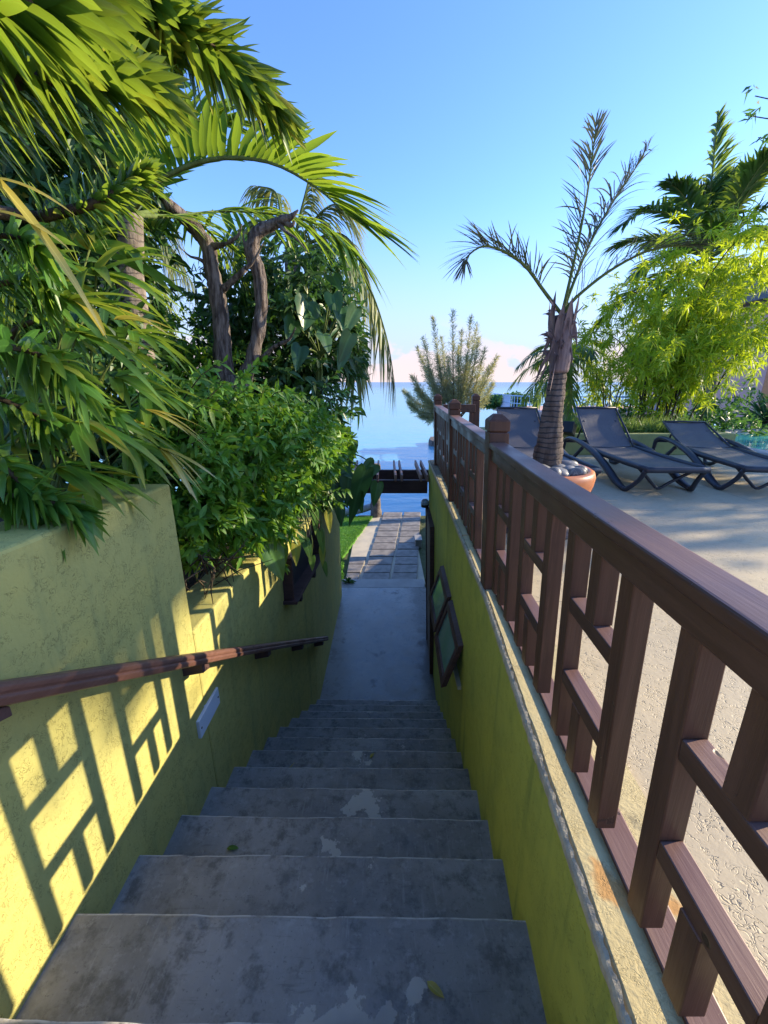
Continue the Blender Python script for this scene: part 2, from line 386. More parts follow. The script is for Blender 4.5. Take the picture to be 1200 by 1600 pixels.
def terrace_mat():
    k = NT('cream stamped concrete')
    a = k.noise(.7, 5); b = k.noise(5, 5)
    c = k.mix(k.ramp(a, .35, .65), (.52, .425, .265), (.44, .37, .25))
    c = k.mix(k.ramp(b, .5, .75, 0, .5), c, (.33, .28, .19))
    px = k.new('SeparateXYZ'); k.l.new(k.tc.outputs['Object'], px.inputs[0])
    lines = None
    for ax, off, per in ((0, .35, 1.9), (1, .62, 1.55)):
        f = k.math('ABSOLUTE', k.math('SUBTRACT', k.math('FRACT', k.math('DIVIDE', k.math('ADD', px.outputs[ax], off + 20), per)), .5))
        ln = k.ramp(f, .0, .004, 1, 0)
        lines = ln if lines is None else k.math('MAXIMUM', lines, ln)
    c = k.mix(k.math('MULTIPLY', lines, .7), c, (.16, .14, .11))
    st = k.noise(46, 2, .5, dist=.9)
    pit = k.ramp(k.math('ABSOLUTE', k.math('SUBTRACT', st, .5)), 0, .05, 1, 0)
    pit = k.math('MULTIPLY', pit, k.ramp(k.noise(26, 2), .42, .58))
    c = k.mix(k.math('MULTIPLY', pit, .30), c, (.22, .19, .14))
    h = k.math('ADD', k.math('MULTIPLY', k.noise(45, 4), .6), k.math('ADD', k.math('MULTIPLY', pit, -1.0), k.math('MULTIPLY', lines, -1.5)))
    k.bump(h, .5, .005)
    return k.fin(c, .62, .35)
M['terrace'] = terrace_mat()
def coping_mat():
    k = NT('weathered cream coping')
    c = k.mix(k.ramp(k.noise(2, 5), .35, .65), (.60, .49, .25), (.52, .44, .24))
    pn = k.new('SeparateXYZ'); k.l.new(k.tc.outputs['Object'], pn.inputs[0])
    far_grey = k.ramp(k.math('ADD', k.ramp(pn.outputs[1], 2.2, 4.2, 0, .34), k.noise(7, 6, .7)), .60, .80, 0, .85)
    c = k.mix(far_grey, c, (.10, .095, .085))  # greyer blotches, denser towards the far end
    c = k.mix(k.ramp(k.noise(5.5, 4), .64, .72, 0, .7), c, (.50, .22, .05))
    w1 = k.noise(55, 3, .6, dist=1.5)
    pit = k.math('MULTIPLY', k.ramp(k.math('ABSOLUTE', k.math('SUBTRACT', w1, .5)), 0, .05, 1, 0), k.ramp(k.noise(20, 2), .42, .6))
    k.bump(k.math('ADD', k.noise(80, 4), k.math('MULTIPLY', pit, -.8)), .45, .006)
    return k.fin(k.mix(k.math('MULTIPLY', pit, .2), c, (.25, .2, .1)), .8, .2)
M['coping'] = coping_mat()
def simple(name, ca, cb, scale=6, rough=.6, bump=.2, bs=40, spec=.4, bd=.004):
    k = NT(name); c = k.mix(k.ramp(k.noise(scale, 5), .35, .65), ca, cb)
    if bump: k.bump(k.noise(bs, 5), bump, bd)
    return k.fin(c, rough, spec)
M['lip'] = simple('grey broken mortar', (.54, .47, .33), (.38, .34, .26), 30, .85, .9, 90, .2, .006)
M['soil'] = simple('dark planting soil', (.05, .035, .022), (.025, .018, .012), 8, .9, .8, 30, .2, .03)
M['sandy'] = simple('sandy concrete', (.55, .48, .36), (.44, .39, .31), 3, .8, .4, 60)
M['slab'] = simple('grey wood-grain paving slab', (.17, .15, .135), (.26, .235, .21), 7, .6, .6, 30)
M['thresh'] = simple('pale grey concrete step', (.33, .31, .29), (.26, .245, .23), 4, .5, .3, 40)
M['stone'] = simple('rough brown stone', (.20, .17, .15), (.10, .085, .08), 9, .85, .9, 25, .2, .03)
M['grey_stone'] = simple('weathered grey concrete', (.40, .39, .38), (.27, .27, .27), 6, .8, .5)
M['terracotta'] = simple('glazed terracotta', (.66, .23, .075), (.56, .18, .06), 3, .38, .08, 60, .5)
M['resin'] = simple('dark blue grey resin', (.030, .034, .046), (.038, .042, .055), 5, .42, .1, 90)
def mesh_fabric():
    k = NT('woven grey brown sling fabric')
    w = k.new('TexWave'); w.inputs['Scale'].default_value = 160; k.l.new(k.tc.outputs['Object'], w.inputs['Vector'])
    c = k.mix(k.ramp(k.noise(4, 3), .3, .7), (.085, .078, .085), (.11, .10, .10))
    k.bump(w.outputs['Fac'], .2, .002)
    return k.fin(c, .5, .4)
M['sling'] = mesh_fabric()
M['white'] = simple('white painted metal', (.72, .76, .80), (.66, .70, .75), 4, .5, 0)
M['paleblue'] = simple('pale blue paint', (.34, .52, .74), (.42, .58, .78), 4, .5, 0)
M['pinkfascia'] = simple('salmon painted fascia', (.70, .42, .33), (.62, .38, .30), 4, .7, 0)
M['creamwall'] = simple('cream orange render', (.66, .46, .28), (.58, .42, .28), 2, .8, .1)
M['pinkwall'] = simple('pink house render', (.74, .42, .40), (.68, .40, .39), 1, .8, .1)
M['orange'] = simple('orange trim paint', (.62, .27, .16), (.56, .25, .16), 1, .7, 0)
M['roofgrey'] = simple('grey brown roofing', (.15, .125, .11), (.11, .095, .085), 6, .8, .5, 20)
M['darkglass'] = simple('dark opening', (.03, .03, .035), (.02, .02, .025), 3, .3, 0)
M['plaque'] = simple('pale grey blue light cover', (.62, .68, .78), (.56, .63, .73), 6, .4, 0)
M['black'] = simple('black plastic', (.012, .012, .014), (.018, .018, .02), 6, .4, 0)
M['cream_box'] = simple('cream plastic', (.55, .55, .42), (.5, .5, .38), 6, .5, 0)
def glass_mat():
    k = NT('green frosted window glass')
    c = k.mix(k.ramp(k.noise(3, 3), .35, .65), (.10, .24, .20), (.14, .26, .26))
    return k.fin(c, .12, .8)
M['pane'] = glass_mat()
def dome_mat():
    k = NT('blue tinted lamp glass'); return k.fin((.25, .38, .55), .1, .8)
M['dome'] = dome_mat()
def pebble_mat():
    k = NT('grey river stone')
    r = k.new('ObjectInfo').outputs['Random']
    c = k.mix(r, (.07, .07, .074), (.24, .23, .22))
    v = k.ramp(k.math('ABSOLUTE', k.math('SUBTRACT', k.noise(14, 3, .5, dist=1), .5)), 0, .03, 1, 0)
    c = k.mix(k.math('MULTIPLY', v, .5), c, (.42, .41, .38))
    k.bump(k.noise(90, 3), .15, .002)
    return k.fin(c, .45, .4)
M['pebble'] = pebble_mat()
def sea_mat():
    k = NT('sea water')
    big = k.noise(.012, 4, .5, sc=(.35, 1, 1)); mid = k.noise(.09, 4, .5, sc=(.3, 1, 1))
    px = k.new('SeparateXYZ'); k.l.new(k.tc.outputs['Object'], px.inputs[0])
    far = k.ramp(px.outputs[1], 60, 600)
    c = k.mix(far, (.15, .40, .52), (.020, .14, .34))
    c = k.mix(k.ramp(big, .4, .65, 0, .25), c, (.12, .36, .50))
    w = k.math('ADD', k.noise(1.1, 4, .55, sc=(.45, 1, 1)), k.math('MULTIPLY', mid, 2.5))
    k.bump(w, .55, .12)
    k.b.inputs['IOR'].default_value = 1.33
    return k.fin(c, .22, .5)
M['sea'] = sea_mat()
def pool_mat():
    k = NT('pool water'); k.bump(k.noise(6, 3), .15, .02); return k.fin((.05, .32, .42), .08, .5)
M['pool'] = pool_mat()
def grass_mat():
    k = NT('mown lawn'); c = k.mix(k.ramp(k.noise(3, 5), .35, .65), (.07, .20, .022), (.11, .27, .035))
    k.bump(k.noise(70, 4), .8, .02); return k.fin(c, .7, .2)
M['lawn'] = grass_mat()
M['shore'] = simple('shore earth and scrub', (.10, .11, .05), (.07, .085, .035), 2, .9, .8, 12, .2, .05)
def bark(name, ca, cb, ring=0.0, sc=(18, 18, 3), bd=.02):
    k = NT(name); u, v = uvsep(k)
    g = k.noise(1, 6, .65, sc=sc); c = k.mix(k.ramp(g, .35, .65), ca, cb); h = g
    if ring:
        f = k.math('FRACT', k.math('ADD', k.math('DIVIDE', v, ring), k.math('MULTIPLY', k.noise(7, 4), 1.5)))
        rg = k.ramp(f, .72, .95, 0, 1); c = k.mix(k.math('MULTIPLY', rg, .75), c, tuple(x * .3 for x in ca))
        h = k.math('SUBTRACT', g, k.math('MULTIPLY', rg, 1.0))
    k.bump(h, .9, bd); return k.fin(c, .85, .2)
M['bark_dead'] = bark('weathered grey dead bark', (.27, .225, .20), (.065, .048, .042), 0, (34, 34, 4.5), .06)
M['bark_palm'] = bark('ringed grey palm bark', (.26, .22, .19), (.15, .12, .10), .045)
M['bark_pot'] = bark('dark ringed palm bark', (.17, .135, .115), (.08, .06, .05), .035)
M['sheath'] = bark('grey pink dry leaf sheath', (.25, .19, .18), (.13, .095, .10), 0, (30, 30, 2))
M['stem'] = bark('brown twig bark', (.10, .075, .05), (.06, .045, .03), 0)
M['greenstem'] = bark('olive green stem', (.12, .17, .05), (.09, .12, .035), 0)
M['canestem'] = bark('dark cane', (.055, .05, .03), (.035, .032, .02), 0)

def leafmat(name, ca, cb, tip=None, tipamt=.5, cy=None, yfrac=.1, trans=.35, tcol=None, rough=.38, rib=True):
    k = NT(name); u, v = uvsep(k)
    r = k.new('NewGeometry').outputs['Random Per Island']
    c = k.mix(r, ca, cb)
    if cy: c = k.mix(k.ramp(k.math('FRACT', k.math('MULTIPLY', r, 7.31)), 1 - yfrac, 1 - yfrac * .6), c, cy)
    if tip: c = k.mix(k.math('MULTIPLY', k.ramp(v, .45, 1.0), k.math('MULTIPLY', k.math('FRACT', k.math('MULTIPLY', r, 3.7)), tipamt)), c, tip)
    c = k.mix(k.ramp(k.noise(9, 3), .4, .7, 0, .35), c, tuple(x * .6 for x in ca))
    if rib:
        m = k.ramp(k.math('ABSOLUTE', k.math('SUBTRACT', u, .5)), .02, .07, .35, 0)
        c = k.mix(m, c, tuple(min(1, x * 1.9 + .02) for x in cb))
    k.put(k.b.inputs['Base Color'], c); k.b.inputs['Roughness'].default_value = rough
    k.b.inputs['Specular IOR Level'].default_value = .45
    tr = k.new('BsdfTranslucent'); k.put(tr.inputs[0], k.mix(.75, c, tcol or tuple(min(1, x * 2.2) for x in cb), 'MIX'))
    ms = k.new('MixShader'); ms.inputs[0].default_value = trans
    k.l.new(k.b.outputs[0], ms.inputs[1]); k.l.new(tr.outputs[0], ms.inputs[2]); k.l.new(ms.outputs[0], k.out.inputs[0])
    return k.m
M['dracaena'] = leafmat('dracaena leaf', (.030, .098, .016), (.070, .18, .022), (.40, .36, .03), .6, (.36, .33, .03), .16, .42, (.36, .50, .04))
M['dracaena_dark'] = leafmat('dark dracaena leaf', (.034, .115, .022), (.080, .21, .032), (.25, .30, .04), .3, (.30, .34, .04), .05, .42, (.36, .56, .06))
M['fan'] = leafmat('lady palm blade', (.038, .125, .018), (.085, .205, .028), (.44, .36, .06), .5, (.44, .36, .045), .11, .38, (.36, .50, .05))
M['fan_yellow'] = leafmat('yellowing palm blade', (.42, .35, .05), (.50, .44, .12), (.60, .50, .32), .9, None, 0, .35, (.6, .52, .08))
M['feather'] = leafmat('broad palm leaflet', (.030, .10, .018), (.068, .17, .024), (.30, .30, .05), .35, (.30, .32, .04), .08, .45, (.38, .54, .04))
M['coconut'] = leafmat('coconut palm leaflet', (.07, .12, .035), (.15, .19, .05), (.40, .33, .14), .6, None, 0, .35, (.45, .46, .10), .45)
M['royal'] = leafmat('royal palm leaflet', (.028, .085, .022), (.06, .14, .03), None, 0, None, 0, .35, (.40, .55, .05), .4)
M['potfrond'] = leafmat('dry grey green leaflet', (.055, .075, .055), (.10, .12, .07), (.22, .14, .08), .8, None, 0, .2, (.25, .26, .09), .5)
M['bush'] = leafmat('bright bush leaf', (.055, .17, .018), (.125, .29, .028), (.20, .32, .03), .4, (.20, .30, .03), .14, .35, (.28, .50, .03), .46)
M['dark'] = leafmat('deep green leaf', (.024, .070, .020), (.048, .125, .030), None, 0, (.22, .24, .03), .03, .25, (.12, .28, .04), .4)
M['heart'] = leafmat('philodendron leaf', (.028, .085, .028), (.05, .125, .04), None, 0, None, 0, .3, (.18, .38, .06), .32)
M['pothos'] = leafmat('hanging vine leaf', (.04, .13, .03), (.10, .21, .05), (.40, .36, .10), .5, (.35, .33, .06), .15, .3, (.3, .45, .06), .3)
M['bamboo'] = leafmat('yellow green bamboo leaf', (.105, .25, .018), (.25, .37, .022), None, 0, (.40, .43, .025), .25, .5, (.68, .80, .025), .5, False)
M['casuarina'] = leafmat('grey gold casuarina needle', (.26, .32, .25), (.42, .44, .30), None, 0, (.54, .46, .14), .30, .42, (.56, .52, .18), .6, False)
M['mangrove'] = leafmat('round shore shrub leaf', (.025, .10, .025), (.06, .17, .03), None, 0, None, 0, .3, (.2, .42, .05), .45, False)
M['tallgrass'] = leafmat('ornamental grass', (.06, .15, .03), (.12, .22, .045), (.30, .28, .10), .4, None, 0, .35, (.3, .42, .07), .5, False)
M['agave'] = leafmat('dark spiky leaf', (.02, .07, .03), (.035, .10, .04), None, 0, None, 0, .15, None, .4)
M['turf'] = leafmat('lawn blade', (.06, .19, .018), (.12, .29, .03), None, 0, None, 0, .3, (.25, .55, .05), .5, False)

# ------------------------------------------------------------------ levels and plan of the place
ZT, ZC, ZL, ZSEA = -1.05, -1.03, -3.82, -4.45      # terrace, coping, landing, sea
G, RISE, D0, H0 = .30, .19, .57, 1.416             # stair going, riser, first nosing
ys_ = [-2.0, 0.0, .5, 1.9, 3.5, 5.7]
def x_top(y): return np.interp(y, ys_, [.29, .375, .412, .509, .560, .612])
def x_bot(y): return np.interp(y, [-2, 0, .87, 1.77, 2.4, 4.2, 5.7], [.28, .375, .447, .541, .58, .655, .715])
def x_left(y): return np.interp(y, [-2, 2.0, 3.0, 4.2, 7.6], [-.985, -.97, -.925, -.81, -.785])
def x_f(y): return .487 + .04 * y

# ---- sea, ground
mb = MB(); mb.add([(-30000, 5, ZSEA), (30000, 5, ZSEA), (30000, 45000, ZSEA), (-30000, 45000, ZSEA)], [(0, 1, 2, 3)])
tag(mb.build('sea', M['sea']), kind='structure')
mb = MB()
for x0, x1, y0, y1 in ((-40, -.80, 7.2, 12.2), (-.80, .9, 7.95, 12.35), (.9, 30, 5.9, 12.3)):
    box(mb, x0, x1, y0, y1, -6, ZL - .14)
tag(mb.build('ground', M['shore']), kind='structure')
# slope that carries the garden behind the terrace
gx = np.linspace(3.2, 45, 30); gy = np.linspace(6.45, 34, 26)
V = []; Fc = []
for j, y in enumerate(gy):
    for i, x in enumerate(gx):
        z = -1.25 - 3.4 * np.clip((y - 7.5) / 14, 0, 1) ** 0.8 + .9 * np.clip((x - 9) / 14, 0, 1.4)
        z = max(z, -4.9); edge = np.clip((x - 3.2) / 1.2, 0, 1); z = z * edge + (-5.2) * (1 - edge)
        V.append((x, y, z + .05 * math.sin(x * 2 + y)))
for j in range(len(gy) - 1):
    for i in range(len(gx) - 1):
        a = j * len(gx) + i; Fc.append((a, a + 1, a + 1 + len(gx), a + len(gx)))
mb = MB(); mb.add(V, Fc, None, 0, True); tag(mb.build('garden_ground', M['lawn']), kind='structure')

# ---- lawn by the path
def lawn_edge(y): return np.interp(y, [7.25, 8.96, 12.05], [-.80, -.97, -.34]) + .012 * np.sin(y * 23) + .01 * np.sin(y * 9)
mb = MB(); ly = np.linspace(7.25, 12.05, 60); V, f = [], []
for y in ly: V += [(-9, y, ZL - .07), (lawn_edge(y), y, ZL - .07), (lawn_edge(y) + .01, y, ZL - .13)]
for a in range(59): f += [(3 * a, 3 * a + 1, 3 * a + 4, 3 * a + 3), (3 * a + 1, 3 * a + 2, 3 * a + 5, 3 * a + 4)]
mb.add(V, f); tag(mb.build('lawn', M['lawn']), kind='structure')
mb = MB(); n = 30000
by = rng.uniform(7.4, 12.0, n); B = np.stack([lawn_edge(by) + .015 - rng.uniform(0, 1, n) ** 1.4 * 2.6, by, np.full(n, ZL - .07)], 1)
leaves(mb, B, np.array([0, 0, 1.0]) + rng.normal(0, .45, (n, 3)), rdir(n), rng.uniform(.025, .06, n), .008, .2, 2, 0, 'lance', 2)
tag(mb.build('grass', M['turf']), 'short bright green lawn grass beside the paved path', 'grass', kind='stuff')

# ---- path of wood-grain slabs in sandy concrete
mb = MB(); box(mb, -.80, .85, 7.66, 12.25, ZL - .4, ZL - .11, 0)
for o0, o1, ye in ((0, .575, 12.1), (.635, 1.155, 12.1), (-.62, -.06, 8.98)):
    a, b = 7.69, ye; pj = lambda y, o: max(-.797, -.47 + .101 * (y - 7.86) + o)
    mb.add([(pj(a, o0 + .02), a, ZL - .106), (pj(a, o1 - .02), a, ZL - .106), (pj(b, o1 - .02), b, ZL - .106), (pj(b, o0 + .02), b, ZL - .106)], [(0, 1, 2, 3)], None, 2)  # dark soil strip that stands in for the shadow in the slab gaps
def px_(y, o): return -.47 + .101 * (y - 7.86) + o
y = 7.70; k = 0
while y < 12.1:
    for o0, o1 in ((0, .575), (.635, 1.155)) + (((-.62, -.06),) if y < 8.95 else ()):
        a, b = y, y + .408
        j = rng.normal(0, .006, 4)
        zt = ZL - .075 + rng.normal(0, .003)
        x0a, x1a, x0b, x1b = px_(a, o0) + j[0], px_(a, o1) + j[1], px_(b, o0) + j[2], px_(b, o1) + j[3]
        x0a, x0b = max(x0a, -.798), max(x0b, -.798)
        hexa(mb, [(x0a, a, ZL - .2), (x1a, a, ZL - .2), (x1b, b, ZL - .2), (x0b, b, ZL - .2), (x0a, a, zt), (x1a, a, zt), (x1b, b, zt), (x0b, b, zt)], 1)
    y += .437
o = mb.build('path', [M['sandy'], M['slab'], M['soil']], bevel=.012); tag(o, kind='structure')

# ---- stairs and landing
st = thing('staircase', (0, D0, -H0), 'grey painted concrete staircase with worn chipped treads going down to the sea', 'staircase')
for i in range(-3, 13):
    y1, z = D0 + G * i, -(H0 + RISE * i); y0 = y1 - G - .02
    mb = MB(); nx = 40; xs = np.linspace(-1.12, .9, nx)
    zb = z - .7
    jy = np.cumsum(rng.normal(0, .0012, nx)); jy -= np.linspace(jy[0], jy[-1], nx); jz = rng.normal(0, .0012, nx)
    skew = -.012 * (xs + .2)                        # nosings run slightly out of square
    rows = [(y0 + 0 * xs, z + 0 * xs, y1 - y0), (y1 - .05 + skew, z + 0 * xs, .05), (y1 - .012 + skew + jy, z + jz, .012), (y1 - .003 + skew + jy, z - .004 + jz, .003), (y1 + skew + jy, z - .014 + jz, .0), (y1 + skew, zb + 0 * xs, .4)]
    V, UV = [], []
    for yy, zz, d in rows:
        V.append(np.stack([xs, yy, zz], 1)); UV.append(np.stack([xs, np.full(nx, d)], 1))
    q = np.array([(r * nx + a, r * nx + a + 1, (r + 1) * nx + a + 1, (r + 1) * nx + a) for r in range(len(rows) - 1) for a in range(nx - 1)])[:, ::-1]
    mb.add(np.concatenate(V), q, np.concatenate(UV), 0, False)
    mb.build('step', M['step'], st)
YL0 = D0 + G * 12
mb = MB(); box(mb, -1.0, .9, YL0 - .25, 7.30, ZL - .35, ZL)
tag(mb.build('landing_floor', M['landing']), kind='structure')
mb = MB(); box(mb, -.85, .80, 7.30, 7.66, ZL - .35, ZL + .004)
tag(mb.build('threshold_floor', M['thresh'], bevel=.01), kind='structure')

# ---- left garden wall: high panel, then a lower run with an outward window
gw = thing('garden_wall', (-1.0, 1.84, ZL), 'yellow olive rough stucco wall on the stair side of the plants, stepped down in height', 'wall')
mb = MB()
def loft(mb, ysn, xi, zt, zb, th, mat=0, bat=0):
    V = []; f = []
    for yy, xx, zz in zip(ysn, xi, zt): V += [(xx, yy, zb), (xx, yy, zz), (xx - th, yy, zz), (xx - th, yy, zb)]
    for a in range(len(ysn) - 1):
        for s in range(4): f.append((4 * a + s, 4 * a + (s + 1) % 4, 4 * a + 4 + (s + 1) % 4, 4 * a + 4 + s))
    e = 4 * (len(ysn) - 1); f += [(0, 3, 2, 1), (e, e + 1, e + 2, e + 3)]
    mb.add(V, f, None, mat)
yy = np.array([-2, -.5, .5, 1.2, 1.84]); loft(mb, yy, x_left(yy), -.375 - .035 * np.clip(yy, 0, 2), -4.3, .24)
yy = np.array([1.8401, 2.2, 2.6, 3.0, 3.4, 3.8, 4.2, 5.0, 6.0, 7.0]); loft(mb, yy, x_left(yy) - .0005, np.interp(yy, [1.8, 2.8, 7], [-1.21, -1.24, -1.82]), -4.3, .26)
mb.build('wall', M['wall_left'], gw, bevel=.012)
def wpart(mbx, a, b, o0, o1, z0, z1):
    hexa(mbx, [(x_left(a) + o0, a, z0), (x_left(a) + o1, a, z0), (x_left(b) + o1, b, z0), (x_left(b) + o0, b, z0), (x_left(a) + o0, a, z1), (x_left(a) + o1, a, z1), (x_left(b) + o1, b, z1), (x_left(b) + o0, b, z1)])
w = MB(); wpart(w, 3.32, 3.355, -.02, .09, -1.86, -1.46); wpart(w, 4.36, 4.395, -.02, .09, -1.86, -1.46)
win = w.build('window', M['darkwood'], gw, bevel=.004)
w = MB(); wpart(w, 3.29, 4.43, -.02, .125, -1.895, -1.862); w.build('sill', M['darkwood'], win, bevel=.005)
w = MB(); wpart(w, 3.356, 4.359, -.02, .018, -1.861, -1.50); w.build('pane', M['darkglass'], win)
for a in (3.5, 4.0):
    w = MB(); wpart(w, a, a + .05, -.02, .10, -1.98, -1.897); w.build('bracket', M['darkwood'], win, bevel=.004)

# planting bed behind it
mb = MB()
box(mb, -9, -1.19, -3, 1.70, -3, -.55); box(mb, -9, -1.10, 1.70, 4.3, -3, -1.36); box(mb, -9, -1.0, 4.3, 6.9, -4.2, -1.9)
tag(mb.build('soil_ground', M['soil']), kind='structure')

# ---- handrail
hr = thing('handrail', (-.89, .6, -.6), 'reddish brown moulded wooden handrail sloping down the left stair wall', 'handrail')
hy = np.array([-.9, .3, 1.2, 2.1, 3.0, 3.8, 4.5])
hx = x_left(hy) + .082; hz = -.683 - .64 * (hy - .786)
prof = [(-.030, -.028), (-.012, -.034), (.012, -.034), (.030, -.028), (.034, -.006), (.026, .0), (.030, .010), (.030, .022), (.018, .032), (-.018, .032), (-.030, .022), (-.034, 0)]
V, f = [], []; m = len(prof)
for a, b, c in zip(hx, hy, hz): V += [(a + p[0], b, c + p[1]) for p in prof]
for k in range(len(hy) - 1):
    for j in range(m): f.append((k * m + j, k * m + (j + 1) % m, (k + 1) * m + (j + 1) % m, (k + 1) * m + j))
f += [tuple(range(m))[::-1], tuple((len(hy) - 1) * m + j for j in range(m))]
mb = MB(); mb.add(V, f); mb.build('rail', M['handrail'], hr, bevel=.003)
for a in (.76, 1.72, 2.62, 3.45, 4.2):
    z = -.683 - .64 * (a - .786); xx = x_left(a)
    mb = MB(); hexa(mb, [(xx - .02, a - .035, z - .085), (xx + .10, a - .035, z - .06), (xx + .10, a + .035, z - .085), (xx - .02, a + .035, z - .11),
                         (xx - .02, a - .035, z - .012), (xx + .10, a - .035, z - .012), (xx + .10, a + .035, z - .057), (xx - .02, a + .035, z - .057)])
    mb.build('bracket', M['darkwood'], hr, bevel=.004)
# step light
sl = thing('wall_light', (-.965, 1.857, -1.73), 'pale grey rectangular step light cover on the left stair wall below the handrail', 'wall light')
mb = MB(); box(mb, -.99, -.955, 1.727, 1.987, -1.785, -1.675); mb.build('cover', M['plaque'], sl, bevel=.004)
for a in (1.745, 1.969):
    mb = MB(); tube(mb, [(-.956, a, -1.73), (-.9535, a, -1.73)], [.006, .006], 8); mb.build('screw', M['black'], sl)

# ---- right wall
rw = thing('terrace_wall', (.6, 1.0, ZL), 'olive green wall on the right of the stairs with two open windows and a door', 'wall')
mb = MB(); ny = 45; yy = np.linspace(-2, 5.7, ny)
zz = np.array([-4.2, -3.2, -2.2, -1.6, -1.2, ZC - .03])
V = []; f = []
for y in yy:
    for z in zz:
        t = np.clip((z + 3.9) / (3.9 + ZC), 0, 1); V.append((x_bot(y) * (1 - t) + x_top(y) * t + .004, y, z))
nz = len(zz)
for a in range(ny - 1):
    for b in range(nz - 1): f.append((a * nz + b, (a + 1) * nz + b, (a + 1) * nz + b + 1, a * nz + b + 1)[::-1])
n0 = len(V); V += [(x_f(5.7) + .2, 5.7, z) for z in zz]
for b in range(nz - 1): f.append(((ny - 1) * nz + b, n0 + b, n0 + b + 1, (ny - 1) * nz + b + 1)[::-1])
mb.add(V, f); mb.build('wall', M['wall_right'], rw)
# coping with its rough outer lip
mb = MB(); yy = np.linspace(-2, 5.72, 260); V, f = [], []
jx = np.interp(yy, np.linspace(-2, 5.72, 130), rng.normal(0, .0012, 130)); 
for y, j in zip(yy, jx):
    xo, xi = x_top(y) + .008 + j, x_f(y) + .16
    V += [(xo + .004, y, ZC - .05), (xo, y, ZC - .012 + j * .5), (xo + .012, y, ZC), (xi, y, ZC), (xi, y, ZC - .05)]
for a in range(len(yy) - 1):
    for s in range(4): f.append((5 * a + s, 5 * a + 5 + s, 5 * a + 6 + s, 5 * a + 1 + s))
f.append(tuple(5 * (len(yy) - 1) + s for s in range(5)))
mb.add(V, f); mb.build('coping', M['coping'], rw)
mb = MB(); V, f = [], []; yy = np.linspace(-2, 5.71, 1100)
j1 = np.interp(yy, np.linspace(-2, 5.71, 700), rng.normal(0, .0010, 700)); j2 = np.interp(yy, np.linspace(-2, 5.71, 620), rng.normal(0, .0016, 620))
for y, a, b in zip(yy, j1, j2):
    xo = x_top(y)
    V += [(xo + .006, y, ZC - .045 + a * 2), (xo - .003 + a, y, ZC - .022 + a), (xo - .002 + a, y, ZC - .008), (xo + .003 + b * .5, y, ZC - .0015), (xo + .012 + b * 1.5, y, ZC + .0012)]
for a in range(len(yy) - 1):
    for s in range(4): f.append((5 * a + s, 5 * a + 5 + s, 5 * a + 6 + s, 5 * a + 1 + s))
f.append(tuple(5 * (len(yy) - 1) + s for s in range(5)))
mb.add(V, f); mb.build('coping_edge', M['lip'], rw)
# two top-hung windows swung out at the bottom
def wx(y, z):
    t = np.clip((z + 3.9) / (3.9 + ZC), 0, 1); return x_bot(y) * (1 - t) + x_top(y) * t
for y0, y1 in ((2.44, 3.06), (3.12, 3.74)):
    ztop, zbot, out = -1.72, -2.06, .105
    def wp(s, t, o=0.0):      # s along the wall, t down the sash, o out of its plane
        y = y0 + (y1 - y0) * s; z = ztop + (zbot - ztop) * t
        return (wx(y, ztop) - .012 - out * t - o * .95, y, z - o * .3)
    def slab(mbx, s0, s1, t0, t1, o0, o1):
        hexa(mbx, [wp(s0, t1, o0), wp(s0, t1, o1), wp(s1, t1, o1), wp(s1, t1, o0), wp(s0, t0, o0), wp(s0, t0, o1), wp(s1, t0, o1), wp(s1, t0, o0)])
    mb = MB(); a, b = .085, .14
    slab(mb, 0, a, 0, 1, -.02, .02); slab(mb, 1 - a, 1, 0, 1, -.02, .02); slab(mb, a, 1 - a, 0, b, -.02, .02); slab(mb, a, 1 - a, 1 - b, 1, -.02, .02)
    wd = mb.build('window', M['darkwood'], rw)
    mb = MB(); slab(mb, a - .005, 1 - a + .005, b - .01, 1 - b + .01, -.004, .004); mb.build('pane', M['pane'], wd)
    mb = MB(); box(mb, wx(y0, -2.05) - .02, wx(y0, -2.05) + .02, y0 + .02, y1 - .02, -2.10, -2.07); mb.build('sill', M['cream_box'], wd)
# door leaf and its frame
mb = MB(); y0, y1 = 4.78, 5.62
def slabw(mbx, a, b, z0, z1, o0, o1):
    hexa(mbx, [(wx(a, z0) - o1, a, z0), (wx(a, z0) - o0, a, z0), (wx(b, z0) - o0, b, z0), (wx(b, z0) - o1, b, z0), (wx(a, z1) - o1, a, z1), (wx(a, z1) - o0, a, z1), (wx(b, z1) - o0, b, z1), (wx(b, z1) - o1, b, z1)])
slabw(mb, y0 + .05, y1 - .05, ZL, -1.73, -.01, .035); dr = mb.build('door', M['doorwood'], rw)
mb = MB(); slabw(mb, y0, y0 + .049, ZL, -1.68, -.01, .05); slabw(mb, y1 - .049, y1, ZL, -1.68, -.01, .05); slabw(mb, y0 + .0495, y1 - .0495, -1.729, -1.68, -.01, .05)
mb.build('frame', M['darkwood'], dr, bevel=.003)
wlp = thing('wall_lamp', (.60, 5.66, -1.62), 'small round blue glass lamp at the far end of the right wall above the door', 'lamp')
mb = MB(); lathe(mb, (.575, 5.62, -1.62), [(.0, .062), (.03, .056), (.05, .035), (.058, 0), (.052, -.02)], 20); mb.build('lamp_glass', M['dome'], wlp)
mb = MB(); lathe(mb, (.575, 5.62, -1.62), [(.052, -.02), (.056, -.024), (.05, -.06), (.0, -.065)], 20); box(mb, .575, .63, 5.60, 5.64, -1.66, -1.63); mb.build('lamp_base', M['black'], wlp)

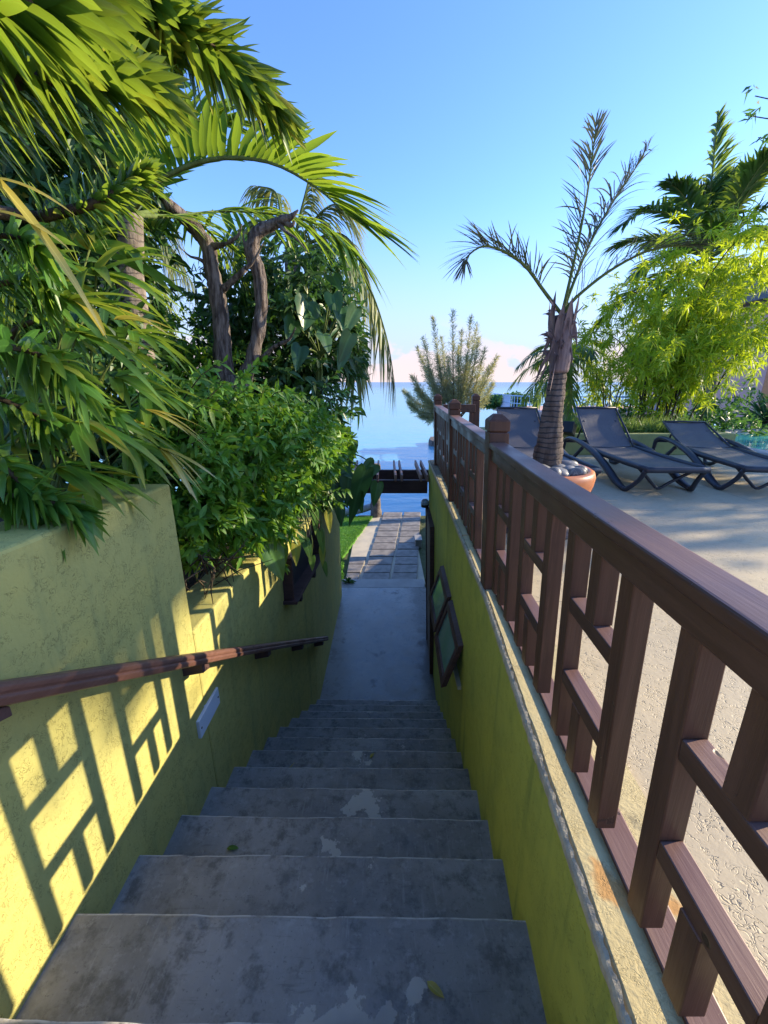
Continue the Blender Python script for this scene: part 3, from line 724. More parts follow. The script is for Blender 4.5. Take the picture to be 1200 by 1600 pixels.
# ---- terrace
mb = MB(); yy = np.linspace(-4, 6.42, 20); V, f = [], []
for y in yy: V += [(x_f(y) + .155, y, ZT), (24, y, ZT), (24, y, ZT - .4), (x_f(y) + .155, y, ZT - .4)]
for a in range(19):
    for s in range(4): f.append((4 * a + s, 4 * a + (s + 1) % 4, 4 * a + 4 + (s + 1) % 4, 4 * a + 4 + s)[::-1])
f.append((76, 77, 78, 79))
mb.add(V, f); tag(mb.build('terrace_floor', M['terrace']), kind='structure')
mb = MB(); box(mb, .9, 24, 5.75, 6.41, -6, ZT - .401); box(mb, .9, 24, 6.411, 6.46, -6, ZT - .2)
tag(mb.build('terrace_ground', M['planter']), kind='structure')

# ---- railing
fr = thing('wooden_railing', (x_f(1.99), 1.99, ZC), 'brown painted wooden railing with ladder pattern balusters along the terrace edge', 'railing')
def post(x, y, z0=ZC - .03, zt=-.14, w=.092):
    mb = MB(); h = w / 2
    box(mb, x - h, x + h, y - h, y + h, z0, zt - .085)
    box(mb, x - h + .006, x + h - .006, y - h + .006, y + h - .006, zt - .085, zt - .078)
    h2 = h + .002
    hexa(mb, [(x - h2, y - h2, zt - .078), (x + h2, y - h2, zt - .078), (x + h2, y + h2, zt - .078), (x - h2, y + h2, zt - .078), (x - h2, y - h2, zt - .03), (x + h2, y - h2, zt - .03), (x + h2, y + h2, zt - .03), (x - h2, y + h2, zt - .03)])
    t = .018
    hexa(mb, [(x - h2, y - h2, zt - .0298), (x + h2, y - h2, zt - .0298), (x + h2, y + h2, zt - .0298), (x - h2, y + h2, zt - .0298), (x - t, y - t, zt), (x + t, y - t, zt), (x + t, y + t, zt), (x - t, y + t, zt)])
    for q in range(len(mb.v)): mb.v[q][:, 0] += -.04 * (mb.v[q][:, 2] - ZC)
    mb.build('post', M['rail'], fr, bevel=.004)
YP = [1.99, 3.66, 5.36]
for y in YP: post(x_f(y), y)
post(x_f(5.4) + .50, 5.50)
RT, RB = -.268, -.355          # top rail
def ln(z): return -.04 * (z - ZC)      # the railing leans a little over the stairs
def along(mb, ya, yb, o0, o1, z0, z1):
    hexa(mb, [(x_f(y) + o + ln(z), y, z) for z in (z0, z1) for y, o in ((ya, o0), (ya, o1), (yb, o1), (yb, o0))])
for ya, yb in ((-2, 1.944), (2.036, 3.614), (3.706, 5.314)):
    mb = MB(); along(mb, ya, yb, -.046, .034, RT - .028, RT); along(mb, ya, yb, -.034, .022, RB, RT - .0285)
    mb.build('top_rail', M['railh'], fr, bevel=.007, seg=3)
    mb = MB(); along(mb, ya, yb, .000, .072, ZC + .0005, ZC + .012); mb.build('bottom_rail', M['railh'], fr, bevel=.004)
mb = MB(); xa = x_f(5.36) + .046; box(mb, xa, x_f(5.4) + .454, 5.40, 5.46, RB - .01, RT); mb.build('top_rail', M['railh'], fr, bevel=.005)
for k in (.2, .36):
    mb = MB(); box(mb, xa + k - .02, xa + k + .02, 5.41, 5.45, -1.03, RB - .011); mb.build('baluster', M['rail'], fr, bevel=.003)
ZB = ZC + .040
def bal(y, z0=ZB, z1=RB - .0005):
    mb = MB(); j = rng.normal(0, .0015, 2); h = .0225; x = x_f(y)
    hexa(mb, [(x + a * h + ln(z) + (j[0] if z == z1 else 0), y + b * h + (j[1] if z == z1 else 0), z) for z in (z0, z1) for a, b in ((-1, -1), (1, -1), (1, 1), (-1, 1))])
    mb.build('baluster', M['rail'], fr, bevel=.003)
def cross(a, b, z):
    mb = MB(); along(mb, a + .0228, b - .0228, -.021, .021, z - .021, z + .021); mb.build('crosspiece', M['railh'], fr, bevel=.003)
def ladder(a, b):
    for z in (-.777, -.555): cross(a, b, z)
    m = (a + b) / 2
    bal(m + .012, ZB, -.7985); bal(m - .004, -.5335)
near = [1.845, 1.60, 1.42, 1.165, .99, .725, .54, .285, .10, -.155, -.335, -.59, -.77, -1.02]
for y in near: bal(y)
for a, b in ((1.60, 1.845), (1.165, 1.42), (.725, .99), (.285, .54), (-.155, .10), (-.59, -.335), (-1.02, -.77)): ladder(a, b)
for s in ([2.42, 2.67, 2.85, 3.10, 3.28, 3.53], [3.84, 4.09, 4.25, 4.50, 4.66, 4.91, 5.05, 5.27]):
    for y in s: bal(y)
    for a, b in zip(s[::2], s[1::2]): ladder(a, b)

# ---- pergola over the end of the landing
pg = thing('pergola', (0, 5.9, -1.5), 'dark brown timber pergola spanning the end of the walkway', 'pergola')
for y, z in ((5.57, -1.47), (6.25, -1.47)):
    mb = MB(); box(mb, -1.0, .86 if y > 6 else .60, y, y + .07, z, z + .185); mb.build('beam', M['darkwood'], pg, bevel=.005)
mb = MB(); box(mb, .76, .86, 6.25, 6.32, -3.93, -1.472); mb.build('post', M['darkwood'], pg, bevel=.005)
mb = MB(); box(mb, -1.0, -.9, 6.25, 6.32, -3.93, -1.472); mb.build('post', M['darkwood'], pg, bevel=.005)
for x in (-.47, -.13, .20, .545):
    for d in (-.042, .042):
        mb = MB(); box(mb, x + d - .014, x + d + .014, 5.50, 6.62, -1.283, -1.195); mb.build('rafter', M['rafter'], pg, bevel=.003)

# ---- small things near the path
kb = thing('low_wall', (-1.1, 12.2, ZL - .1), 'pale grey curved low kerb wall at the sea edge of the lawn', 'wall')
mb = MB(); pts = np.array([(-3.2, 11.9, ZL + .02), (-2.0, 11.95, ZL + .02), (-1.1, 12.1, ZL + .04), (-.62, 12.25, ZL + .10), (-.38, 12.3, ZL + .16)])
tube(mb, pts, [.10, .11, .11, .11, .10], 10, res=24, jitter=.05); mb.build('kerb', M['grey_stone'], kb)
sp = thing('stone_pillar', (-.25, 12.2, ZL - .1), 'short rough brown stone pillar at the sea end of the path', 'pillar')
mb = MB(); tube(mb, [(-.25, 12.2, ZL - .2), (-.25, 12.2, ZL + .3), (-.26, 12.2, ZL + .9), (-.25, 12.2, ZL + 1.5)], [.19, .16, .15, .15], 12, res=14, jitter=.12); mb.build('shaft', M['stone'], sp)
db = thing('drain_box', (.86, 9.8, ZL - .1), 'small grey concrete box beside the path near the right wall', 'box')
mb = MB(); box(mb, .78, .93, 9.6, 9.95, ZL - .13, ZL + .08); mb.build('body', M['slab'], db, bevel=.01)
mb = MB(); box(mb, .765, .945, 9.585, 9.965, ZL + .0802, ZL + .105); mb.build('lid', M['thresh'], db, bevel=.006)
jt = thing('stone_jetty', (6, 32, ZSEA), 'low dark stone jetty standing in the sea behind the railing', 'jetty')
mb = MB(); V, f = [], []; pr = [(3.45, 30.2), (3.3, 31), (3.5, 32.2), (6, 33), (14, 33), (14, 30), (6, 29.8)]
for z, g in ((ZSEA - .5, 0), (ZSEA + .34, 0.0), (ZSEA + .40, .08)):
    for a, b in pr: V.append((a + (g if a < 5 else 0), b, z + rng.normal(0, .03)))
m = len(pr)
for k in range(2):
    for j in range(m): f.append((k * m + j, k * m + (j + 1) % m, (k + 1) * m + (j + 1) % m, (k + 1) * m + j)[::-1])
f.append(tuple(2 * m + j for j in range(m)))
mb.add(V, f); mb.build('deck', M['stone'], jt)

# ---- planter wall at the far side of the terrace
pl = thing('planter', (3.3, 6.5, ZT), 'low pale olive planter wall behind the sun loungers', 'planter')
mb = MB(); box(mb, 1.55, 5.25, 6.25, 6.40, ZT, -.735); box(mb, 1.55, 1.70, 6.4003, 7.1, ZT - .6, -.735); box(mb, 5.10, 5.25, 6.4003, 7.1, ZT - .6, -.735); box(mb, 1.55, 5.25, 7.1003, 7.25, ZT - 3, -.735)
mb.build('wall', M['planter'], pl, bevel=.012)
mb = MB(); box(mb, 1.701, 5.099, 6.401, 7.1, ZT - .6, -.80); mb.build('soil', M['soil'], pl)
gs = thing('garden_light', P(886, 676, 6.22), 'small black garden spotlight on the planter wall right of the potted palm trunk', 'light')
c = P(886, 680, 6.3); mb = MB(); beam(mb, (c[0] - .07, 6.16, -.62), (c[0] + .05, 6.32, -.70), .16, .17); mb.build('lamp_head', M['black'], gs, bevel=.01)
mb = MB(); box(mb, c[0] - .03, c[0] + .03, 6.27, 6.33, -.735, -.66); mb.build('bracket', M['black'], gs)
tg = thing('ornamental_grass', (3.6, 6.75, -.8), 'tufts of fine green grass growing in the planter behind the loungers', 'grass')
mb = MB(); n = 4200
cx = np.concatenate([rng.uniform(2.9, 5.0, n // 2), rng.choice([2.95, 3.3, 3.62, 3.95, 4.4, 4.75], n // 2) + rng.normal(0, .12, n // 2)])
B = np.stack([cx, rng.uniform(6.45, 7.05, n), np.full(n, -.8)], 1)
leaves(mb, B, np.array([0, 0, 1.0]) + rng.normal(0, .3, (n, 3)), rdir(n), rng.uniform(.15, .42, n), .010, rng.uniform(.1, .6, n), 4, 0, 'lance', 2)
mb.build('blades', M['tallgrass'], tg)

# ---- sun loungers (local: x across, y from foot to head, z up)
def lounger(back_deg, label):
    t = thing('sun_lounger', (0, 0, 0), label, 'sun lounger', 'dark resin sun loungers on the terrace')
    S = .27; hy = 1.2; bl = .66; a = R(back_deg); W = .255
    # sling seat, gently curved, with a thin frame lip
    def panel(mb, p0, p1, w0, w1, th, n=10, sag=.0, ry=.0):
        V, f = [], []
        p0, p1 = np.array(p0), np.array(p1); d = nrm(p1 - p0); nn = np.array([0, -d[2], d[1]])
        for i in range(n + 1):
            s = i / n; c = p0 + (p1 - p0) * s - nn * sag * math.sin(math.pi * s); w = w0 + (w1 - w0) * s
            for xx in np.linspace(-1, 1, 7):
                q = c + np.array([xx * w, 0, 0]) - nn * .012 * (1 - xx * xx)
                V.append(q)
        m = 7; top = len(V); V += [v - nn * th for v in V]
        for i in range(n):
            for j in range(m - 1):
                q = (i * m + j, i * m + j + 1, (i + 1) * m + j + 1, (i + 1) * m + j); f.append(q); f.append(tuple(top + k for k in q)[::-1])
        for i in range(n):
            for j in (0, m - 1):
                q = (i * m + j, (i + 1) * m + j, top + (i + 1) * m + j, top + i * m + j); f.append(q if j else q[::-1])
        for j in range(m - 1):
            q = (j, j + 1, top + j + 1, top + j); f.append(q[::-1]); q = tuple(n * m + k if k < top else n * m + k for k in (j, j + 1)) + (top + n * m + j + 1, top + n * m + j); f.append(q)
        mb.add(V, f, None, 0, False)
    mb = MB(); panel(mb, (0, .03, S), (0, hy, S + .03), W, W, .012, sag=.015); mb.build('seat', M['sling'], t, False)
    bt = np.array([0, hy + .02 + bl * math.cos(a), S + .035 + bl * math.sin(a)])
    mb = MB(); panel(mb, (0, hy + .02, S + .035), bt, W, W * .95, .014, sag=.02); bk = mb.build('backrest', M['sling'], t, False)
    mb = MB(); o_ = .012
    for sx in (-1, 1): tube(mb, [(sx * (W + .012), hy, S + .025), (sx * (W + .012), hy + .3 * math.cos(a), S + .025 + .3 * math.sin(a)), (sx * (W * .95 + .012), bt[1], bt[2])], .012, 8)
    tube(mb, [(-W * .95 - .012, bt[1], bt[2]), (0, bt[1] + .01, bt[2] + .005), (W * .95 + .012, bt[1], bt[2])], .013, 8)
    mb.build('backrest_frame', M['resin'], bk, False)
    for sx in (-1, 1):
        x = sx * .285; xo = sx * .335
        mb = MB()
        tube(mb, [(x, 0, S - .005), (x, .6, S), (x, hy + .02, S + .02)], [.022, .026, .026], 8, flat=1.2, res=10)
        mb.build('side_rail', M['resin'], t, False)
        mb = MB()   # the sweeping beam: from the head end, level past the backrest, then down to the front foot
        tube(mb, [(xo, 1.78, .20), (xo, 1.74, .31), (xo, 1.58, .355), (xo, 1.25, .335), (xo, .90, .265), (xo, .62, .165), (xo, .40, .065), (xo, .24, .022)], [.024, .028, .030, .034, .040, .044, .042, .030], 10, flat=.8, res=30)
        mb.build('arm_beam', M['resin'], t, False)
        mb = MB(); tube(mb, [(xo, .24, .022), (xo * .97, .20, .03), (x, .10, .14), (x, .02, S - .02)], [.028, .026, .022, .022], 8, res=14); mb.build('front_leg', M['resin'], t, False)
        mb = MB(); tube(mb, [(xo, 1.78, .20), (xo, 1.80, .10), (xo, 1.77, .022), (xo, 1.66, .02), (xo * .98, 1.50, .10), (x, 1.34, S - .0)], [.024, .024, .024, .024, .022, .022], 8, res=22); mb.build('rear_leg', M['resin'], t, False)
    mb = MB(); tube(mb, [(-.30, .0, S - .01), (0, -.02, S - .005), (.30, .0, S - .01)], [.022, .024, .022], 8, flat=1.3, res=8); tube(mb, [(-.30, hy, S + .01), (.30, hy, S + .01)], .018, 8); tube(mb, [(-.33, 1.72, .30), (.33, 1.72, .30)], .018, 8)
    mb.build('cross_bar', M['resin'], t, False)
    mb = MB()
    tube(mb, [(-.285, .12, S - .02), (-.10, .20, .10), (0, .22, .03), (.10, .20, .10), (.285, .12, S - .02)], .016, 8, res=16)
    mb.build('front_brace', M['resin'], t, False)
    mb = MB(); tube(mb, [(-.2, bt[1] - .2 * math.cos(a), bt[2] - .2 * math.sin(a) - .02), (-.2, 1.72, .30)], .012, 6); tube(mb, [(.2, bt[1] - .2 * math.cos(a), bt[2] - .2 * math.sin(a) - .02), (.2, 1.72, .30)], .012, 6)
    mb.build('prop', M['resin'], t, False)
    return t
l1 = lounger(40, 'dark lounger with its back raised high, between the potted palm and the low-backed lounger')
l1.location = (2.76, 3.85, ZT)
l0 = copy_tree(l1); l0.location = (1.72, 3.82, ZT); l0['label'] = 'dark lounger mostly hidden behind the potted palm, its raised back showing'
l2 = lounger(21, 'dark lounger with its back set low, nearest the round pool')
l2.location = (3.72, 3.85, ZT); l2.rotation_euler = (0, 0, R(-9))

# ---- potted palm
pc = np.array([1.14, 2.95, ZT])
pt = thing('plant_pot', pc, 'round terracotta bowl pot with a rolled rim, holding stones and a small palm', 'pot')
mb = MB(); lathe(mb, pc, [(0, .02), (.17, .02), (.185, .03), (.20, .06), (.26, .16), (.315, .27), (.345, .37), (.352, .42), (.342, .455), (.322, .468), (.300, .462), (.292, .44), (.288, .40), (0, .395)], 56); mb.build('bowl', M['terracotta'], pt)
mb = MB(); lathe(mb, pc, [(0, .0), (.27, .0), (.275, .012), (.265, .022), (0, .021)], 40); mb.build('saucer', M['stone'], pt)
mb = MB(); lathe(mb, pc, [(.287, .405), (.2, .43), (0, .44)], 30); mb.build('soil', M['soil'], pt)
stones = [(-.20, -.06, .075, .05, 'dark grey stone at the left rim of the pot'), (-.06, -.13, .095, .055, 'large striped grey stone at the front of the palm trunk'), (.03, -.20, .085, .04, 'flat dark stone resting on the front rim of the pot'),
          (.07, -.06, .085, .05, 'mid grey stone right of the palm trunk'), (.16, -.01, .10, .06, 'largest rounded grey stone at the right rear of the pot'), (.13, -.13, .07, .042, 'brownish grey stone in the middle of the right side of the pot'),
          (.21, -.11, .06, .045, 'pale small stone near the right rim of the pot'), (.15, -.20, .065, .042, 'pale bluish stone at the front right rim of the pot'), (-.01, -.245, .05, .045, 'small cream coloured stone at the front left of the pile'),
          (.0, .16, .09, .055, 'grey stone behind the palm trunk'), (-.13, .12, .08, .05, 'grey stone at the back left of the pot'), (-.14, -.18, .07, .045, 'dark rounded stone at the front left rim of the pot'), (.23, .06, .06, .045, 'small dark stone at the back right rim of the pot')]
for i, (a, b, r, h, lb) in enumerate(stones):
    mb = MB(); ellipsoid(mb, (0, 0, 0), (r, r * .68, h), rng.uniform(-.6, .6), 18, 12, .05, rng.uniform(-.2, .2))
    o = mb.build('stone', M['pebble']); o.location = pc + np.array([a, b, .455 + rng.uniform(0, .012)]); tag(o, lb, 'stone', 'river stones in the terracotta pot')
bp = thing('bottle_palm', pc + np.array([-.02, .02, .43]), 'small palm with a ringed trunk and four thin dry fronds growing in the terracotta pot', 'palm')
tb = P(858, 700, 2.95); tt = P(872, 580, 2.95); ts = P(878, 492, 2.95)
mb = MB(); tube(mb, [(tb[0], 2.97, ZT + .40), tb, P(862, 655, 2.95), P(868, 615, 2.95), tt], [.106, .094, .071, .060, .055], 16, res=48, jitter=.07); mb.build('trunk', M['bark_pot'], bp)
mb = MB(); tube(mb, [P(872, 582, 2.95), P(875, 555, 2.95), P(877, 525, 2.95), ts], [.062, .068, .070, .050], 14, res=16, jitter=.07)
for k in range(9):
    a = k * .7; b = ts + np.array([math.cos(a) * .05, math.sin(a) * .05, -.02]); leaves(mb, b + [[0, 0, -.16]], [[math.cos(a) * .12, math.sin(a) * .12, 1]], [[math.cos(a), math.sin(a), 0]], .24 + .04 * (k % 3), .055, .0, 4, .5)
for k in range(60):
    a = rng.uniform(0, 6.28); zz_ = rng.uniform(-.30, .02); b = ts + np.array([math.cos(a) * .055, math.sin(a) * .055, zz_])
    leaves(mb, b, [[math.cos(a) * .5, math.sin(a) * .5, rng.choice([-1, .6])]], [[-math.sin(a), math.cos(a), .2]], rng.uniform(.06, .16), rng.uniform(.006, .03), rng.uniform(.1, .9), 4, .4)
mb.build('leaf_sheath', M['sheath'], bp)
y = 2.95
fr_pts = [([ts, P(850, 455, 2.92), P(820, 415, 2.85), P(785, 392, 2.78), P(755, 385, 2.72), P(733, 398, 2.68), P(727, 412, 2.66)], .28, 74, 0.2, .2),
          ([ts, P(890, 440, y), P(905, 370, y), P(918, 300, y), P(926, 240, 2.93), P(932, 195, 2.9)], .28, 74, .15, .4),
          ([ts, P(895, 445, 3.0), P(922, 380, 3.05), P(955, 320, 3.1), P(985, 275, 3.12), P(1012, 232, 3.12)], .34, 84, .45, .25),
          ([ts, P(900, 465, 2.9), P(950, 425, 2.85), P(1005, 395, 2.8), P(1050, 385, 2.75), P(1088, 385, 2.72)], .30, 76, .25, .15)]
for i, (pts, L, n, dr_, gp) in enumerate(fr_pts):
    mb = MB(); frond(mb, pts, n, L, .0080, 46, 24, 42, dr_, .012, .20, lp=(.8, 1, .35), jit=.16, cols=2, gaps=gp, S=6); mb.build('frond', [M['potfrond'], M['greenstem']], bp)

# ---- round pool
rp = thing('round_pool', (8.3, 6.2, ZT), 'round blue pool with a pale raised rim at the right of the terrace', 'pool')
mb = MB(); lathe(mb, (8.3, 6.2, ZT), [(2.95, 0), (2.95, .07), (2.93, .09), (2.66, .09), (2.64, .07), (2.64, .0)], 72); mb.build('rim', M['grey_stone'], rp)
mb = MB(); a = np.arange(72) * 2 * np.pi / 72; mb.add(np.stack([8.3 + 2.645 * np.cos(a), 6.2 + 2.645 * np.sin(a), np.full(72, ZT + .05)], 1), [tuple(range(72))]); mb.build('water', M['pool'], rp)

# ------------------------------------------------------------------ plants on the right
def palm_crown(parent, c, n, L, leafL, leafW, mats, up0=70, up1=-10, per=50, lw=.4, droop=.35, bend=.9, cols=2, name='frond', vee=15, seed_a=0.0):
    for k in range(n):
        a = seed_a + k * 2.39996 + rng.normal(0, .12); e = R(up0 + (up1 - up0) * (k / max(1, n - 1)) + rng.normal(0, 5))
        h = np.array([math.cos(a), math.sin(a), 0]); ll = L * rng.uniform(.9, 1.1)
        pts = []
        for s in np.linspace(0, 1, 6):
            pts.append(np.array(c) + h * (math.cos(e) * ll * s * (1 - .12 * s)) + np.array([0, 0, math.sin(e) * ll * s - bend * ll * s * s * .5]))
        mb = MB(); frond(mb, pts, per, leafL, leafW, 68, 25, vee, droop, L * .012, .14, lp=(.55, 1, .45), jit=.08, cols=cols); mb.build(name, mats, parent)
rpm = thing('royal_palm', P(1100, 640, 14), 'tall dark green royal palm standing behind the yellow green bamboo', 'palm')
base = P(1100, 640, 14); base[2] = -2.9; cr = P(1106, 405, 14)
rpm.location = base
mb = MB(); tube(mb, [base, (base[0], 14, 0), P(1104, 470, 14)], [.24, .2, .17], 14, res=24); mb.build('trunk', M['bark_palm'], rpm)
mb = MB(); tube(mb, [P(1104, 472, 14), P(1105, 435, 14), cr + [0, 0, .1]], [.19, .17, .08], 12, res=10); mb.build('crownshaft', M['greenstem'], rpm)
palm_crown(rpm, cr, 15, 3.5, 1.0, .075, [M['royal'], M['greenstem']], 82, -5, 84, droop=.4, bend=.75, vee=25)
for pts in ([cr, P(1108, 330, 14), P(1115, 250, 14), P(1122, 180, 14)], [cr, P(1060, 345, 13.6), P(1010, 330, 13.2), P(970, 355, 13)], [cr, P(1150, 330, 13.5), P(1200, 260, 13), P(1240, 230, 13)]):
    mb = MB(); frond(mb, pts, 84, 1.0, .075, 62, 25, 28, .4, .035, .15, lp=(.6, 1, .4), cols=2); mb.build('frond', [M['royal'], M['greenstem']], rpm)

sb = P(887, 640, 10); sb[2] = -2.2
sp2 = thing('small_palm', sb, 'small dark palm with drooping fronds directly behind the potted palm', 'palm')
mb = MB(); tube(mb, [sb, P(887, 620, 10), P(884, 560, 10)], [.13, .11, .10], 10, res=16); mb.build('trunk', M['bark_palm'], sp2)
palm_crown(sp2, P(884, 556, 10), 16, 1.25, .38, .035, [M['royal'], M['greenstem']], 55, -35, 34, droop=.6, bend=1.2)

bb = np.array([5.35, 8.0, -1.35])
bm = thing('bamboo', bb, 'bright yellow green feathery bamboo clump behind the sun loungers', 'bamboo')
mb = MB(); tips = []
for k in range(22):
    a = rng.uniform(0, 6.28); sp_ = rng.uniform(.15, 1.15); h = rng.uniform(1.9, 3.6)
    o0 = bb + [rng.normal(0, .28), rng.normal(0, .28), 0]; dx = np.array([math.cos(a) * sp_, math.sin(a) * sp_ * .8, 0])
    pts = [o0, o0 + dx * .2 + [0, 0, h * .4], o0 + dx * .6 + [0, 0, h * .8], o0 + dx * 1.15 + [0, 0, h * .97], o0 + dx * 1.55 + [0, 0, h * .92]]
    tube(mb, pts, [.016, .015, .011, .007, .003], 6, res=14); tips.append(spline(pts, 30))
mb.build('canes', M['canestem'], bm)
mb = MB(); C = []
for c in tips:
    for i in range(9, 30):
        for _ in range(3): C.append(c[i] + rng.normal(0, .21, 3) * [1, 1, .8])
C = np.array(C); rosettes(mb, C, rng.normal(0, .5, (len(C), 3)) + [0, 0, -.1], 20, .17, .027, .35, .9, 2, 'lance', 2); mb.build('foliage', M['bamboo'], bm)
# darker second clump to its left
b2 = np.array([4.7, 8.9, -1.5])
bm2 = thing('bamboo', b2, 'lower and greener bamboo clump left of the bright yellow one', 'bamboo')
mb = MB(); tips = []
for k in range(14):
    a = rng.uniform(0, 6.28); sp_ = rng.uniform(.2, .75); h = rng.uniform(1.5, 2.7)
    o0 = b2 + [rng.normal(0, .3), rng.normal(0, .3), 0]; dx = np.array([math.cos(a) * sp_, math.sin(a) * sp_, 0])
    pts = [o0, o0 + dx * .2 + [0, 0, h * .4], o0 + dx * .6 + [0, 0, h * .8], o0 + dx * 1.1 + [0, 0, h * .95], o0 + dx * 1.45 + [0, 0, h * .85]]
    tube(mb, pts, [.014, .013, .010, .006, .003], 6, res=14); tips.append(spline(pts, 30))
mb.build('canes', M['canestem'], bm2)
mb = MB(); C = np.array([c[i] + rng.normal(0, .16, 3) for c in tips for i in range(8, 30)])
rosettes(mb, C, rng.normal(0, .5, (len(C), 3)), 13, .15, .024, .35, .9, 2, 'lance', 2); mb.build('foliage', M['bamboo'], bm2)

# hedge under the bamboo, agave, casuarina, shore shrub
hd = thing('shrub', (6.2, 8.4, -1.3), 'low dark green shrub under the bamboo beside the pool', 'shrub')
mb = MB()
for c, r, n in (((5.2, 8.3, -.95), (1.0, .6, .45), 260), ((6.6, 8.8, -.9), (1.0, .7, .5), 260), ((7.8, 9.5, -.8), (1.2, .8, .7), 260)):
    C, d = ell_points(c, r, n); rosettes(mb, C, d, 7, .13, .04)
mb.build('foliage', M['mangrove'], hd)
ag = thing('spiky_plant', (8.5, 9.4, -1.2), 'dark green spiky rosette plant beyond the round pool', 'plant')
mb = MB(); n = 90; d = rdir(n); d[:, 2] = np.abs(d[:, 2]) * .9 + .05
leaves(mb, np.repeat([(8.5, 9.4, -.85)], n, 0), d, rdir(n), rng.uniform(.6, .9, n), .05, .15, 4, .4); mb.build('blades', M['agave'], ag)
mb = MB(); tube(mb, [(8.5, 9.4, -1.3), (8.5, 9.4, -.8)], [.1, .1], 8); mb.build('stem', M['stem'], ag)

cb_ = np.array([2.45, 14, ZL - .2])
ca = thing('casuarina_tree', cb_, 'feathery grey and gold casuarina tree with upright sprays behind the railing', 'tree')
mbt = MB(); mbf = MB()
tube(mbt, [cb_ + [0, 0, -.6], cb_ + [.0, 0, 1.2], P(712, 660, 14), P(711, 625, 14)], [.13, .10, .07, .02], 8, res=14)
for (u, v, s0) in ((684, 560, 0), (632, 612, .2), (652, 610, .1), (662, 530, 0), (745, 510, 0), (775, 560, 0), (716, 545, 0), (677, 500, 0), (708, 490, 0), (736, 498, 0), (653, 545, 0), (757, 548, 0), (690, 530, 0), (722, 520, 0), (668, 575, 0), (764, 575, 0), (645, 590, .1), (640, 630, .2), (660, 650, .2), (748, 530, 0), (770, 600, .1), (700, 560, 0), (730, 560, 0)):
    tip = P(u, v, 14 + rng.uniform(-.8, .8)); bs = P(710 + (u - 710) * .15, 650 + rng.uniform(-12, 8), 14)
    mid = bs * .5 + tip * .5 + [rng.normal(0, .05) + (u - 710) * .002, 0, -.12]
    c = spline([bs, mid, tip], 40); tube(mbt, c[::4], np.linspace(.025, .004, 10), 5)
    T = nrm(np.gradient(c, axis=0)); m = 500; i = rng.integers(5, 40, m); t = i / 39
    wdt = np.interp(t, [.1, .5, 1], [.40, .30, .07])
    B = c[i]; D = T[i] * 1.0 + rdir(m) * .75
    sub = leaves
    leaves(mbf, B, D, rdir(m), wdt * rng.uniform(.5, 1.2, m), .011, .15, 4, 0, 'lance', 2)
    for q in range(2):
        E = B + nrm(D) * (wdt * rng.uniform(.3, .9, m))[:, None]
        leaves(mbf, E, D + rdir(m) * .7, rdir(m), rng.uniform(.06, .16, m), .011, .1, 3, 0, 'lance', 2)
mbt.build('trunk', M['stem'], ca); mbf.build('crown', M['casuarina'], ca)

def leafy(name, loc, label, cat, blobs, L, W, per, mat, stems=None, smat='stem', prof='lance', S=3, cols=3):
    t = thing(name, loc, label, cat); mb = MB()
    for c, r, n in blobs:
        C, d = ell_points(c, r, n); rosettes(mb, C, d + [0, 0, .15], per, L, W, prof=prof, S=S, cols=cols)
    mb.build('foliage', M[mat], t)
    if stems:
        mb = MB()
        for pts, rad in stems: tube(mb, pts, rad, 7, res=12)
        mb.build('stems', M[smat], t)
    return t
sc = P(785, 626, 30)
leafy('shore_shrub', (sc[0], 30, ZSEA), 'rounded bright green shrub growing low over the water behind the railing', 'shrub',
      [(sc, (1.5, 1.2, .42), 380), (sc + [-.9, 0, -.15], (.7, .7, .28), 120), (sc + [1.2, 0, .05], (1.0, .8, .4), 160), (sc + [.6, 0, -.35], (.5, .5, .35), 60)], .22, .12, 6, 'mangrove',
      [([(sc[0] + .3, 30, ZSEA - .4), (sc[0] + .2, 30, -2.6), sc], [.12, .1, .06])], prof='oval', cols=2)

# beach building with a railed roof deck
bh = thing('beach_building', (11.5, 26, -3.4), 'low cream building with a salmon roof edge and pale blue railed roof deck', 'building')
A0, A1 = 8.4, 19.5
mb = MB(); box(mb, A0 + .3, A1, 25.4, 31, -4.2, -1.96); mb.build('wall', M['creamwall'], bh)
mb = MB(); V = []; n = 14; aa = np.linspace(R(270), R(180), n)
out = [(A1 + .5, 24.6)] + [(A0 + 2.2 + 2.6 * math.cos(a), 27.2 + 2.6 * math.sin(a)) for a in aa] + [(A0 - .4, 31.5), (A1 + .5, 31.5)]
m = len(out); V = [(x, y, -1.955) for x, y in out] + [(x, y, -1.66) for x, y in out]
f = [tuple(range(m))[::-1], tuple(range(m, 2 * m))] + [(j, (j + 1) % m, m + (j + 1) % m, m + j) for j in range(m)]
mb.add(V, f[:]); mb.build('roof', M['pinkfascia'], bh)
mb = MB()
rl = [p for p in out[:-1]]
for a, b in zip(rl[:-1], rl[1:]):
    a, b = np.array(a), np.array(b); Ld = np.linalg.norm(b - a); k = max(1, int(Ld / .16))
    for i in range(k):
        q = a + (b - a) * i / k; box(mb, q[0] - .02, q[0] + .02, q[1] + .05, q[1] + .09, -1.655, -.84)
    beam(mb, (a[0], a[1] + .07, -.80), (b[0], b[1] + .07, -.80), .07, .06)
    beam(mb, (a[0], a[1] + .07, -1.25), (b[0], b[1] + .07, -1.25), .04, .04)
mb.build('roof_railing', M['paleblue'], bh)
